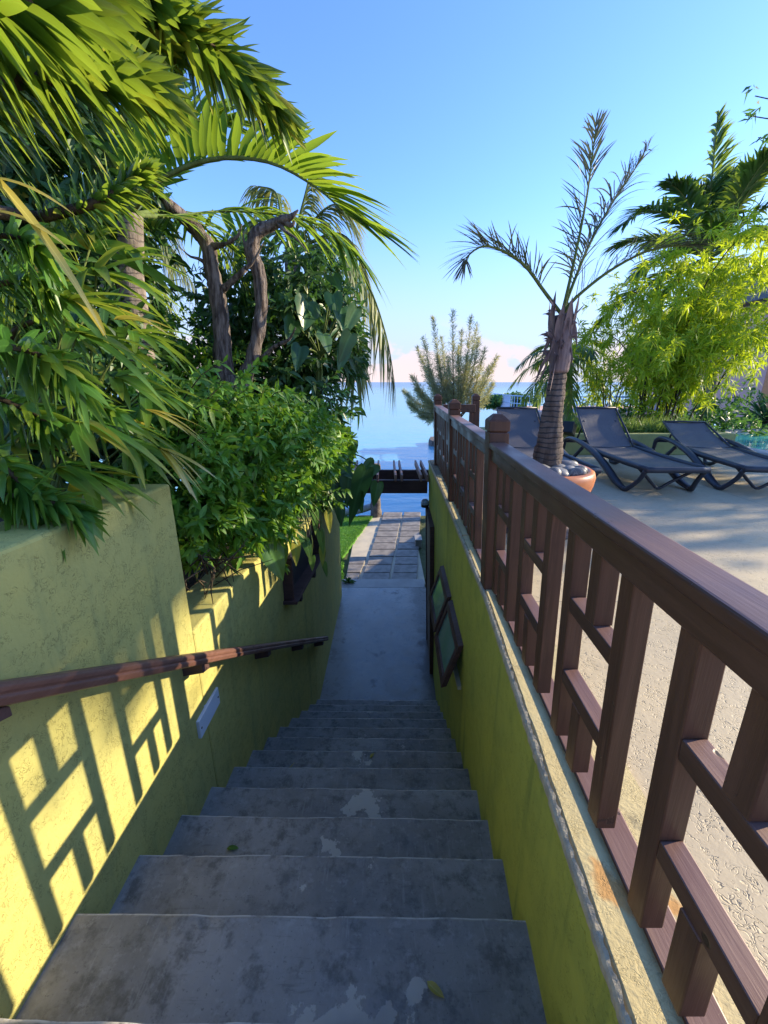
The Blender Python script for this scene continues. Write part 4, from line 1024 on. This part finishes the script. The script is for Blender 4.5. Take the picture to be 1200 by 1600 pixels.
for x in (9.3, 10.6, 11.9, 13.2, 14.5):
    mb = MB(); box(mb, x, x + .6, 25.36, 25.399, -3.4, -2.15); wq = mb.build('window', M['darkglass'], bh)
    mb = MB(); box(mb, x - .09, x - .001, 25.34, 25.399, -3.49, -2.06); box(mb, x + .601, x + .69, 25.34, 25.399, -3.49, -2.06); box(mb, x, x + .6, 25.34, 25.399, -2.149, -2.06); mb.build('frame', M['orange'], wq)
mb = MB(); beam(mb, (13.2, 26.0, -.85), (19, 26.0, -.85), 2.0, .06); mb.build('awning', M['paleblue'], bh)

# pink house
ph = thing('pink_house', (18, 20, -1.5), 'pink house with orange trim and a grey roof at the right edge', 'house')
mb = MB(); box(mb, 16.6, 26, 19, 28, -2, 3.3); mb.build('wall', M['pinkwall'], ph)
mb = MB(); hexa(mb, [(15.7, 18.1, 3.305), (27, 18.1, 3.305), (27, 29, 3.305), (15.7, 29, 3.305), (18.6, 21.5, 5.2), (25, 21.5, 5.2), (25, 26, 5.2), (18.6, 26, 5.2)]); mb.build('roof', M['roofgrey'], ph)
mb = MB(); box(mb, 16.56, 17.0, 18.95, 18.999, -2, 3.3); mb.build('corner_trim', M['orange'], ph)
for zc in (1.2, -1.0):
    mb = MB(); box(mb, 17.8, 19.2, 18.93, 18.999, zc, zc + 1.2); w1 = mb.build('window', M['paleblue'], ph)
    mb = MB(); box(mb, 17.68, 17.799, 18.92, 18.999, zc - .12, zc + 1.32); box(mb, 19.201, 19.32, 18.92, 18.999, zc - .12, zc + 1.32); box(mb, 17.8, 19.2, 18.92, 18.999, zc - .12, zc - .001); mb.build('frame', M['white'], w1)

# tree at the right edge whose twigs reach into view and whose crown dapples the terrace
tr0 = np.array([10.8, 7.4, ZT])
ft = thing('feathery_tree', tr0, 'light feathery tree whose twigs reach in at the upper right edge', 'tree')
mb = MB(); tube(mb, [tr0, tr0 + [0, .1, 2], tr0 + [-.2, .1, 4.0]], [.16, .13, .09], 10, res=14)
C = []
for k in range(22):
    a = k * 2.4; e = rng.uniform(.1, .8); ln = rng.uniform(.8, 1.6)
    s0 = tr0 + [-.15, .1, rng.uniform(1.8, 3.9)]; tp = s0 + np.array([math.cos(a) * ln, math.sin(a) * ln * 1.1, e * ln * .8])
    pts = [s0, s0 * .5 + tp * .5 + [0, 0, .2], tp]; tube(mb, pts, [.04, .022, .006], 6, res=8); c = spline(pts, 24)
    for i in range(7, 24): C.append(c[i] + rng.normal(0, .17, 3))
for tgt in ((1165, 180), (1185, 215), (1180, 150)):
    tp = P(*tgt, 4.9); s0 = tr0 + [-.2, .1, 3.4]; pts = [s0, s0 * .5 + tp * .5 + [0, 0, .3], tp]; tube(mb, pts, [.03, .015, .004], 6, res=10); c = spline(pts, 30)
    for i in range(20, 30): C.append(c[i] + rng.normal(0, .07, 3))
mb.build('trunk', M['stem'], ft)
mb = MB(); C = np.array(C); rosettes(mb, C, rng.normal(0, .5, (len(C), 3)), 7, .13, .03, .3, .9, 2, 'lance', 2); mb.build('crown', M['mangrove'], ft)

# unseen trees added on the sunny side, crowns shaped to dapple terrace and wall
def shade_tree(x, y, ztop, zlow, ry, n, label, seed, ty=0.0, sp=.32, spots=()):
    r_ = np.random.default_rng(seed)
    t = thing('shade_tree', (x, y, ZT), label, 'tree'); mb = MB(); h = zlow - ZT
    tube(mb, [(x, y + ty, ZT - .3), (x + .2, y + ty, ZT + h * .6), (x, y + ty * .9, zlow + .1)], [.28, .22, .16], 10, res=14)
    C = []
    for k in range(n + len(spots)):
        tp = np.array([x + r_.uniform(-.15, .15), spots[k - n][0], spots[k - n][1]]) if k >= n else np.array([x + r_.uniform(-1.3, 1.3), y + r_.uniform(-ry, ry), r_.uniform(zlow, ztop)])
        tube(mb, [(x, y + ty * .9, zlow + .1 - .3 * r_.uniform()), ((x + tp[0]) / 2, (y + tp[1]) / 2, tp[2] - .2), tp], [.07, .04, .01], 6, res=8)
        C.append(tp + r_.normal(0, sp, (60, 3)))
    mb.build('trunk', M['stem'], t); mb = MB(); C = np.concatenate(C)
    rosettes(mb, C, rng.normal(0, .5, (len(C), 3)), 5, .20, .09, .3, .9, 2, 'oval', 2); mb.build('crown', M['mangrove'], t)
shade_tree(20.5, 5.2, 8.6, 8.3, 2.2, 3, 'tall tree out of view right of the terrace, added to shade the upper wall', 3, 7.0, .17, ((6.25, 7.80), (6.55, 7.72), (6.85, 7.72), (7.05, 7.85), (5.9, 7.95), (5.35, 7.90)))
shade_tree(15.5, 7.4, 4.2, 3.0, 2.0, 9, 'lower tree out of view right of the terrace, added to dapple it', 5)

# ------------------------------------------------------------------ plants on the left
# dracaena with dense leafy branches in the upper left corner
dr = thing('dracaena', (-1.7, 1.1, -.55), 'dracaena with thick branches densely set with yellow tipped leaves at the upper left', 'plant')
mb = MB(); sm = MB()
S_ = [([P(-160, 190, 1.15), P(-40, 140, 1.2), P(90, 118, 1.27), P(180, 120, 1.33), P(222, 128, 1.38)], 150, .20, .047),
      ([P(150, -110, 1.5), P(215, -20, 1.55), P(290, 45, 1.6), P(370, 110, 1.66), P(430, 168, 1.70)], 170, .20, .044),
      ([P(-140, 10, .95), P(-20, 10, 1.0), P(80, -10, 1.08), P(150, -40, 1.15)], 110, .19, .05),
      ([P(20, 0, 1.45), P(120, 40, 1.5), P(190, 60, 1.55), P(245, 60, 1.6)], 80, .2, .045),
      ([P(60, 340, 1.9), P(140, 320, 1.95), P(195, 290, 2.0), P(225, 268, 2.02)], 85, .17, .036)]
for pts, n, L, W in S_:
    shoot(mb, pts, int(n * 1.9), L * .88, W * .72, 76, 22, .24, .35, 6); tube(sm, pts, np.linspace(.022, .010, len(pts)), 7, res=16)
for b in (S_[0][0][0], S_[1][0][0], S_[2][0][0], S_[4][0][0]):
    tube(sm, [(-1.75 + rng.normal(0, .08), 1.1 + rng.normal(0, .1), -.6), (-1.9, 1.1, .1), b * .6 + np.array([-1.9, 1.1, .4]) * .4, b], [.035, .032, .028, .022], 8, res=18)
mb.build('foliage', M['dracaena'], dr); sm.build('stems', M['stem'], dr)
# lower dracaena rosettes over the wall
dl = thing('dracaena', (-1.5, 1.2, -.55), 'low glossy green dracaena with leafy rosettes hanging over the top of the yellow wall', 'plant')
mb = MB(); sm = MB()
for pts, n, L, W in (([P(-60, 540, 1.3), P(30, 545, 1.33), P(80, 565, 1.35), P(108, 590, 1.35)], 80, .145, .036), ([P(90, 650, 1.6), P(140, 635, 1.6), P(172, 640, 1.6)], 45, .13, .03),
                     ([P(-80, 780, 1.18), P(20, 775, 1.2), P(80, 785, 1.22), P(118, 800, 1.22)], 95, .13, .033), ([P(-60, 700, 1.2), P(10, 735, 1.22), P(50, 770, 1.22)], 60, .13, .032),
                     ([P(-30, 620, 1.4), P(40, 640, 1.45), P(75, 660, 1.45)], 50, .14, .034), ([P(-30, 460, 1.6), P(30, 440, 1.65), P(70, 450, 1.65)], 60, .16, .036), ([P(-40, 380, 1.5), P(20, 370, 1.55), P(60, 385, 1.55)], 55, .16, .036), ([P(20, 520, 1.8), P(70, 500, 1.85), P(110, 510, 1.85)], 50, .16, .036)):
    shoot(mb, pts, n, L, W, 80, 25, .5, .25); tube(sm, [pts[0] + [-.12, .1, -.15]] + list(pts), [.014, .012] + [.009] * (len(pts) - 1), 6, res=14)
mb.build('foliage', M['dracaena_dark'], dl); sm.build('stems', M['stem'], dl)
# lady palm: fans of long blades, some yellow
lp_ = thing('lady_palm', (-1.7, 1.9, -1.0), 'lady palm with arching fans of long blades yellowing at the tips above the wall', 'palm')
mb = MB(); sm = MB()
root = np.array([-1.75, 1.9, -1.2])
fans = [(105, 470, 1.7, (1, .1, .05), 9, .40), (150, 430, 1.9, (1, 0, .35), 9, .42), (120, 520, 1.6, (1, .1, -.05), 8, .40), (200, 520, 2.0, (1, .1, .1), 9, .40), (60, 430, 1.8, (.8, 0, .5), 9, .40),
        (180, 590, 1.9, (1, .1, -.1), 9, .36), (120, 660, 1.5, (1, .1, -.15), 9, .36), (175, 660, 1.75, (1, .2, -.25), 8, .36), (90, 730, 1.45, (1, .2, -.1), 8, .34), (130, 740, 1.5, (1, .1, -.2), 8, .33),
        (40, 640, 1.6, (.7, -.1, .1), 8, .34), (30, 560, 1.9, (.6, 0, .4), 9, .4), (200, 410, 2.3, (1, .1, .2), 9, .45), (140, 390, 2.1, (.8, -.2, .6), 9, .42), (225, 610, 2.1, (1, .1, .0), 8, .36), (70, 600, 1.75, (1, -.2, .2), 8, .38), (10, 700, 1.5, (.6, -.2, .3), 8, .32), (200, 690, 1.9, (1, .1, -.4), 7, .34)]
for u, v, y, d, n, L in fans:
    b = P(u, v, y); fan(mb, b, d, n, L * .82, .046, 140, .45); c = root + rng.normal(0, .15, 3) * [1, 1, 0]
    tube(sm, [c, c * .4 + b * .6 + [-.1, 0, .1], b], [.010, .007, .004], 5, res=12)
mb.build('foliage', M['fan'], lp_); sm.build('stems', M['greenstem'], lp_)
for u, v, y, d, n, L, sp_ in ((228, 640, 1.78, (1, .1, -.25), 5, .27, 40), (250, 700, 1.75, (1, .1, -.55), 7, .22, 70), (180, 500, 1.7, (1, .1, .15), 4, .24, 80)):
    mb = MB(); fan(mb, P(u, v, y), d, n, L, .026, sp_, .35); mb.build('yellow_fan', M['fan_yellow'], lp_)
for pts in ((-40, 250, 95, 470), (-30, 330, 60, 455), (-60, 280, 100, 390)):
    b = P(pts[0], pts[1], 1.05); e = P(pts[2], pts[3], 1.05)
    mb = MB(); leaves(mb, [b], [e - b + [0, 0, .16]], [[0, -.4, 1]], np.linalg.norm(e - b) * 1.05, .022, .45, 8, .3, 'strap'); mb.build('yellow_blade', M['fan_yellow'], lp_)

# feather palm with the long arching fronds
fb = P(206, 480, 3.3); fb[2] = -1.4
fp = thing('feather_palm', fb, 'palm with a slim grey trunk and a broad frond arching right against the sky', 'palm')
ft_ = P(204, 335, 3.3)
mb = MB(); tube(mb, [fb, P(208, 470, 3.3), P(205, 400, 3.3), ft_], [.10, .09, .082, .075], 12, res=26); mb.build('trunk', M['bark_palm'], fp)
FR = [([ft_, P(245, 285, 3.05), P(325, 250, 2.9), P(415, 252, 2.8), P(490, 290, 2.75), P(545, 338, 2.7)], 44, .52, .046, 72, 22, .12, 35),
      ([ft_, P(270, 338, 3.8), P(350, 330, 4.5), P(430, 335, 4.7), P(500, 352, 4.7), P(545, 385, 4.6)], 46, .55, .045, 70, 25, .5, 5),
      ([ft_, P(175, 250, 3.3), P(100, 195, 3.4), P(10, 200, 3.5), P(-70, 260, 3.6)], 40, .5, .045, 70, 25, .4, 25),
      ([ft_, P(275, 330, 4.4), P(330, 365, 4.9), P(372, 425, 5.0), P(400, 490, 5.0)], 36, .5, .038, 65, 25, .5, 5),
      ([ft_, P(220, 240, 3.4), P(245, 160, 3.5), P(262, 90, 3.6)], 34, .45, .04, 55, 20, .3, 30),
      ([ft_, P(150, 320, 3.0), P(90, 330, 2.8), P(40, 370, 2.7), P(10, 430, 2.6)], 36, .45, .04, 70, 25, .6, 5),
      ([ft_, P(235, 225, 3.2), P(300, 190, 3.2), P(360, 190, 3.2)], 26, .40, .045, 60, 25, .3, 30)]
for pts, n, L, W, a0, a1, dp, ve in FR:
    mb = MB(); frond(mb, pts, n, L, W, a0, a1, ve, dp, .018, .12, lp=(.6, .85, .95), S=5, jit=.06); mb.build('frond', [M['feather'], M['greenstem']], fp)

# coconut palms beyond
def coconut(c, base, label, fr, L, leafL, leafW):
    t = thing('coconut_palm', base, label, 'palm', 'coconut palms beyond the garden wall')
    mb = MB(); tube(mb, [base, np.array(base) * .5 + np.array(c) * .5 + [.15, 0, 0], c], [.17, .13, .11], 10, res=20); mb.build('trunk', M['bark_palm'], t)
    for pts, n in fr:
        mb = MB(); frond(mb, [c] + pts, n, leafL, leafW, 55, 18, -25, .9, .028, .1, lp=(.7, 1, .55), jit=.07, cols=2); mb.build('frond', [M['coconut'], M['greenstem']], t)
    return t
c1 = P(455, 395, 7)
coconut(c1, (c1[0] - .3, 7.2, ZL - .1), 'coconut palm behind the dead tree, one frond drooping down towards the sea', [
    ([P(520, 385, 7), P(572, 440, 6.9), P(602, 520, 6.8), P(616, 592, 6.8)], 70), ([P(468, 340, 7), P(478, 300, 7), P(486, 262, 7)], 46), ([P(525, 365, 7.2), P(562, 400, 7.4), P(585, 470, 7.5)], 56),
    ([P(420, 350, 7), P(385, 350, 7), P(350, 390, 7)], 50), ([P(520, 430, 6.6), P(550, 500, 6.4), P(556, 580, 6.3)], 56), ([P(440, 340, 7.3), P(430, 300, 7.5), P(400, 290, 7.7)], 46), ([P(490, 345, 7.2), P(520, 320, 7.2), P(545, 330, 7.2)], 46), ([P(400, 420, 6.8), P(370, 470, 6.7), P(360, 540, 6.7)], 50)], 2, .62, .034)
c2 = P(150, 400, 8)
coconut(c2, (c2[0], 8.2, ZL - .1), 'pale green coconut palm far behind the slim grey palm trunk', [
    ([P(200, 345, 8), P(245, 350, 8), P(272, 420, 8)], 56), ([P(190, 330, 8), P(235, 315, 8.2), P(270, 350, 8.3)], 50), ([P(200, 400, 7.8), P(240, 430, 7.6), P(258, 500, 7.5)], 50), ([P(110, 350, 8), P(60, 360, 8), P(30, 430, 8)], 50), ([P(160, 320, 8), P(180, 260, 8), P(200, 220, 8)], 46), ([P(200, 370, 8.4), P(260, 380, 8.8), P(300, 440, 9)], 50)], 2, .6, .032)

# the dead tree
dt0 = P(374, 645, 4.1); dt0[2] = -1.5
dt = thing('dead_tree', dt0, 'bare weathered grey tree with two twisted leafless trunks', 'tree')
y = 4.1
mb = MB()
tube(mb, [dt0, P(372, 625, y), P(352, 590, y), P(347, 530, y), P(343, 480, y), P(330, 420, y), P(325, 385, y), P(298, 350, y), P(270, 326, 4.0), P(252, 305, 3.95)], [0.109, 0.106, 0.090, 0.074, 0.068, 0.065, 0.060, 0.055, 0.049, 0.024], 14, res=44, jitter=.17)
mb.build('trunk', M['bark_dead'], dt)
mb = MB(); tube(mb, [dt0 + [.05, 0, .1], P(380, 622, y), P(395, 560, y), P(408, 490, y), P(405, 430, y), P(393, 395, y), P(402, 365, y), P(425, 352, y), P(440, 345, 4.05), P(456, 338, 4.0), P(466, 328, 3.98)], [0.070, 0.070, 0.060, 0.053, 0.056, 0.060, 0.051, 0.044, 0.039, 0.023, .006], 14, res=52, jitter=.16); mb.build('trunk', M['bark_dead'], dt)
mb = MB(); tube(mb, [P(345, 455, y), P(362, 440, 4.05), P(384, 420, 4.0)], [0.035, 0.027, 0.022], 10, res=10, jitter=.12); mb.build('branch', M['bark_dead'], dt)
mb = MB(); tube(mb, [P(332, 385, y), P(345, 383, 4.05), P(357, 379, 4.0)], [0.032, 0.023, 0.008], 8, res=8, jitter=.12); mb.build('branch', M['bark_dead'], dt)
mb = MB(); tube(mb, [P(410, 560, y), P(425, 545, 4.05), P(436, 538, 4.0)], [0.026, 0.021, 0.016], 8, res=8, jitter=.12); mb.build('branch', M['bark_dead'], dt)
mb = MB(); tube(mb, [P(436, 350, 4.05), P(446, 362, 4.0), P(462, 372, 3.95), P(480, 392, 3.9)], [0.023, 0.013, 0.008, 0.003], 8, res=10, jitter=.15); mb.build('branch', M['bark_dead'], dt)
mb = MB(); tube(mb, [P(445, 347, 4.05), P(456, 352, 4.0), P(460, 345, 4.0)], [0.026, 0.018, 0.008], 8, res=8, jitter=.15); mb.build('branch', M['bark_dead'], dt)

for pts in ([P(384, 420, 4.0), P(398, 405, 3.98), P(412, 378, 3.95)], [P(357, 379, 4.0), P(372, 368, 3.97), P(378, 350, 3.95)], [P(330, 420, 4.1), P(312, 405, 4.05), P(296, 400, 4.0), P(280, 385, 3.95)], [P(395, 400, 4.1), P(382, 380, 4.1), P(380, 362, 4.1)], [P(436, 538, 4.0), P(452, 530, 3.95), P(462, 512, 3.9)]):
    mb = MB(); tube(mb, pts, [.020, .012, .004] if len(pts) == 3 else [0.020, 0.015, 0.008, 0.003], 6, res=9, jitter=.15); mb.build('twig', M['bark_dead'], dt)
# dark mass of leaves behind the dead tree
leafy('shrub', P(430, 600, 5.2) * [1, 1, 0] + [0, 0, -1.9], 'tall dark green shrub crowding behind the dead tree', 'shrub',
      [(P(440, 520, 5.2), (.75, .6, .65), 420), (P(510, 520, 5.3), (.50, .5, .55), 300), (P(380, 470, 5.4), (.5, .5, .6), 260), (P(440, 610, 5.0), (.8, .6, .5), 380), (P(330, 590, 5.0), (.6, .5, .5), 240), (P(480, 440, 5.5), (.5, .5, .45), 200)], .15, .045, 6, 'dark',
      [([P(430, 690, 5.2), P(440, 600, 5.2), P(450, 500, 5.2)], [.06, .05, .03]), ([P(470, 690, 5.2), P(500, 600, 5.2), P(515, 500, 5.2)], [.05, .04, .02])])
leafy('shrub', P(250, 560, 5) * [1, 1, 0] + [0, 0, -1.4], 'fine leaved green shrub between the slim palm trunk and the dead tree', 'shrub',
      [(P(270, 540, 4.8), (.45, .45, .45), 200), (P(225, 580, 4.5), (.5, .5, .6), 260), (P(300, 600, 4.4), (.5, .4, .4), 220), (P(160, 560, 4.5), (.7, .5, .7), 300)], .10, .03, 6, 'bush')
leafy('tree', (-4.4, 4.2, -.6), 'dark leafy tree filling the space behind the lady palm', 'tree',
      [(P(60, 420, 3.6), (.9, .6, .8), 420), (P(20, 250, 3.6), (1.0, .6, .8), 420), (P(-60, 600, 3.4), (1.0, .6, 1.0), 380), (P(110, 600, 3.0), (.7, .5, .6), 360), (P(100, 300, 4.2), (.8, .5, .6), 300), (P(30, 100, 4), (1.1, .6, .9), 380), (P(60, 720, 2.4), (.6, .4, .4), 260)], .17, .05, 6, 'dark',
      [([(-4.4, 4.2, -.6), (-4.2, 4.1, .8), (-4.3, 4.0, 2.2)], [.14, .11, .06])])
# climbing philodendron with big leaves
phd = thing('philodendron', P(500, 560, 4.6) * [1, 1, 0] + [0, 0, -1.9], 'climbing philodendron with large heart shaped leaves right of the dead tree', 'plant')
mb = MB(); sm = MB()
for u, v, y, L, W, d in ((480, 490, 4.5, .42, .34, (-.1, -.5, -.9)), (520, 478, 4.4, .30, .22, (.2, -.4, -.9)), (532, 500, 4.4, .32, .24, (.1, -.5, -.9)), (556, 500, 4.4, .34, .2, (-.5, -.3, -.8)), (548, 540, 4.3, .36, .2, (-.5, -.2, -.9)), (505, 540, 4.5, .28, .22, (.3, -.5, -.8)), (460, 520, 4.5, .3, .24, (-.3, -.5, -.8)), (445, 480, 4.7, .3, .22, (0, -.5, -.9)), (540, 560, 4.3, .3, .17, (-.35, -.3, -.9)), (470, 560, 4.4, .3, .22, (-.2, -.5, -.8)), (520, 450, 4.6, .26, .2, (.4, -.5, -.7))):
    b = P(u, v - 18, y); heart(mb, b, d, (rng.normal(.35, .35), -1, .4), L * .70, W * .82, rng.uniform(.05, .4), rng.uniform(.2, .5)); tube(sm, [P(495, 640, 4.7), P(500, 560, 4.7), b], [.012, .01, .005], 6, res=12)
mb.build('foliage', M['heart'], phd); sm.build('stems', M['greenstem'], phd)

# the bright bush on the lower wall
leafy('bush', P(380, 760, 2.9) * [1, 1, 0] + [0, 0, -1.36], 'bright green small leaved bush spilling over the lower wall below the dead tree', 'bush',
      [(P(300, 760, 2.35), (.33, .35, .42), 300), (P(360, 700, 2.8), (.48, .5, .36), 420), (P(420, 720, 3.2), (.45, .5, .42), 420), (P(465, 715, 3.7), (.34, .5, .36), 320), (P(312, 815, 2.25), (.2, .28, .2), 120), (P(400, 790, 2.8), (.32, .45, .30), 260), (P(500, 690, 4.3), (.30, .45, .38), 240), (P(300, 660, 2.8), (.35, .4, .3), 200), (P(440, 785, 3.1), (.18, .35, .16), 80), (P(395, 655, 3.4), (.4, .4, .22), 200)], .085, .030, 7, 'bush',
      [([P(360, 900, 2.8), P(365, 800, 2.8), P(370, 710, 2.8)], [.02, .016, .01]), ([P(340, 900, 2.6), P(320, 820, 2.5), P(305, 760, 2.4)], [.018, .014, .01]), ([P(420, 880, 3.1), P(430, 800, 3.2), P(440, 720, 3.3)], [.018, .014, .01])])
bush = bpy.data.objects['bush']
mb = MB(); sm = MB()
for k in range(120):
    u, v, y = rng.uniform(270, 520), 0, 0
    y = np.interp(u, [270, 300, 420, 530], [2.3, 2.35, 3.2, 4.3]); v = rng.uniform(610, 880) if u < 430 else rng.uniform(620, 800)
    b = P(u, v, y); e = b + np.array([rng.uniform(.0, .28), rng.uniform(-.25, .1), rng.uniform(-.02, .26)])
    shoot(mb, [b, b * .5 + e * .5 + [0, 0, .03], e], 16, .085, .032, 75, 25, .4, .25, 3); tube(sm, [b, b * .5 + e * .5 + [0, 0, .03], e], [.004, .003, .002], 4)
mb.build('sprigs', M['bush'], bush)
for k in range(46):
    b = P(rng.uniform(285, 350), rng.uniform(850, 925), rng.uniform(2.05, 2.5)); e = b + rng.normal(0, .16, 3)
    tube(sm, [b, b * .5 + e * .5 + rng.normal(0, .03, 3), e], [.005, .004, .002], 4)
sm.build('stems', M['stem'], bush)
# hanging leaves and sprouts on the wall
ht = thing('hanging_vine', P(480, 800, 3.6), 'hanging vine with glossy leaves trailing over the brown wall window', 'plant')
mb = MB(); sm = MB()
for u, v, y, L, W in ((418, 850, 2.75, .27, .17), (440, 855, 2.95, .22, .10), (462, 850, 3.1, .17, .08), (478, 845, 3.2, .18, .07), (500, 830, 3.4, .20, .07), (503, 855, 3.4, .17, .06), (492, 800, 3.6, .2, .07), (470, 830, 3.2, .18, .07), (506, 880, 3.5, .13, .05), (487, 870, 3.3, .12, .06), (512, 800, 3.9, .2, .08), (455, 800, 3.2, .2, .08)):
    b = P(u, v, y); heart(mb, b, (rng.normal(.1, .15), -.15, -1), (.7, -1, .2), L, W * 1.1, .1, rng.uniform(.2, .6)); tube(mb, [P(470, 770, 3.6), P(u, v - 30, y), b], [.006, .005, .003], 5, 1, res=10)
mb.build('foliage', [M['pothos'], M['greenstem']], ht)
sp3 = thing('palm_seedling', P(430, 825, 2.95), 'small palm seedling with pale dry tipped blades above the brown wall window', 'plant')
mb = MB(); fan(mb, P(440, 820, 2.95), (1, -.1, 0), 9, .20, .02, 110, .35); mb.build('foliage', M['fan_yellow'], sp3)
mb = MB(); tube(mb, [P(430, 870, 2.95), P(432, 840, 2.95), P(440, 820, 2.95)], [.008, .006, .004], 5, res=8); mb.build('stem', M['greenstem'], sp3)
# big leaves at the end of the wall
el = thing('elephant_ear', P(520, 760, 5.2) * [1, 1, 0] + [0, 0, -1.9], 'dark elephant ear plant with big drooping leaves at the far end of the left wall', 'plant')
mb = MB(); sm = MB()
for u, v, y, L, W, d in ((570, 735, 5.0, .62, .24, (-.35, -.2, -.9)), (590, 755, 5.0, .30, .15, (-.2, -.2, -1)), (585, 725, 5.1, .3, .2, (-.6, -.2, -.5)), (545, 745, 5.0, .36, .2, (-.1, -.3, -1)), (535, 705, 5.1, .3, .16, (.4, -.2, .3)), (552, 690, 5.2, .28, .13, (-.2, -.2, -.9)), (525, 720, 5.1, .34, .2, (.5, -.3, -.4)), (520, 760, 5.0, .34, .2, (.3, -.3, -.9)), (540, 670, 5.3, .3, .13, (0, -.2, -1)), (505, 740, 4.9, .34, .2, (.3, -.3, -.7)), (560, 770, 5.0, .26, .15, (.2, -.3, -.9)), (530, 790, 4.9, .24, .13, (.1, -.3, -1))):
    b = P(u, v, y); heart(mb, b, d, (rng.normal(.35, .35), -1, .5), L * .92, W * 1.1, rng.uniform(.05, .35), rng.uniform(.25, .6)); tube(mb, [P(505, 800, 5.2), P(505 + (u - 505) * .5, v - 10, 5.2), b], [.014, .011, .006], 6, 1, res=12)
mb.build('foliage', [M['heart'], M['greenstem']], el)
leafy('shrub', P(510, 690, 5.4) * [1, 1, 0] + [0, 0, -1.9], 'mid green leafy shrub at the far end of the left wall beside the sea', 'shrub',
      [(P(505, 690, 5.4), (.30, .4, .45), 240), (P(500, 750, 5.2), (.30, .4, .35), 220), (P(525, 740, 5.4), (.22, .3, .3), 120)], .13, .045, 6, 'bush')
# little weeds at the foot of the walls
wd = thing('weed', (-.70, 7.45, ZL), 'small dark weed at the left corner where the landing meets the path', 'weed')
mb = MB(); n = 26; d = rdir(n); d[:, 2] = np.abs(d[:, 2]); leaves(mb, np.repeat([(-.73, 7.5, ZL)], n, 0), d, rdir(n), .22, .05, .5, 4); mb.build('leaves', M['dark'], wd)

# small litter on the stairs
for (u, yy_, i_, lb, mt_) in ((0, 1.32, 3, 'small fresh green leaf lying on a stair tread near the left wall', 'dracaena_dark'), (0, 2.3, 6, 'dry brown leaf lying in the middle of a lower stair tread', 'fan_yellow'), (0, .72, 1, 'dry pale leaf lying on the top stair tread', 'fan_yellow')):
    x_ = {3: -.70, 6: -.1, 1: .12}[i_]; z_ = -(H0 + RISE * i_) + .006
    mb = MB(); leaves(mb, [(0, 0, 0)], [(1, .5 * (i_ - 3), .1)], [(0, 0, 1)], .055, .022, .12, 5, .5, 'oval')
    o = mb.build('fallen_leaf', M[mt_]); o.location = (x_, yy_, z_); tag(o, lb, 'leaf')
mb = MB(); tube(mb, [(0, 0, 0), (.05, .06, .012), (.09, .14, .004)], [.003, .003, .002], 5, res=8)
o = mb.build('fallen_twig', M['fan_yellow']); o.location = (-.72, 2.12, -(H0 + RISE * 6) + .004); tag(o, 'thin pale dry twig lying on a lower stair tread by the left wall', 'twig')
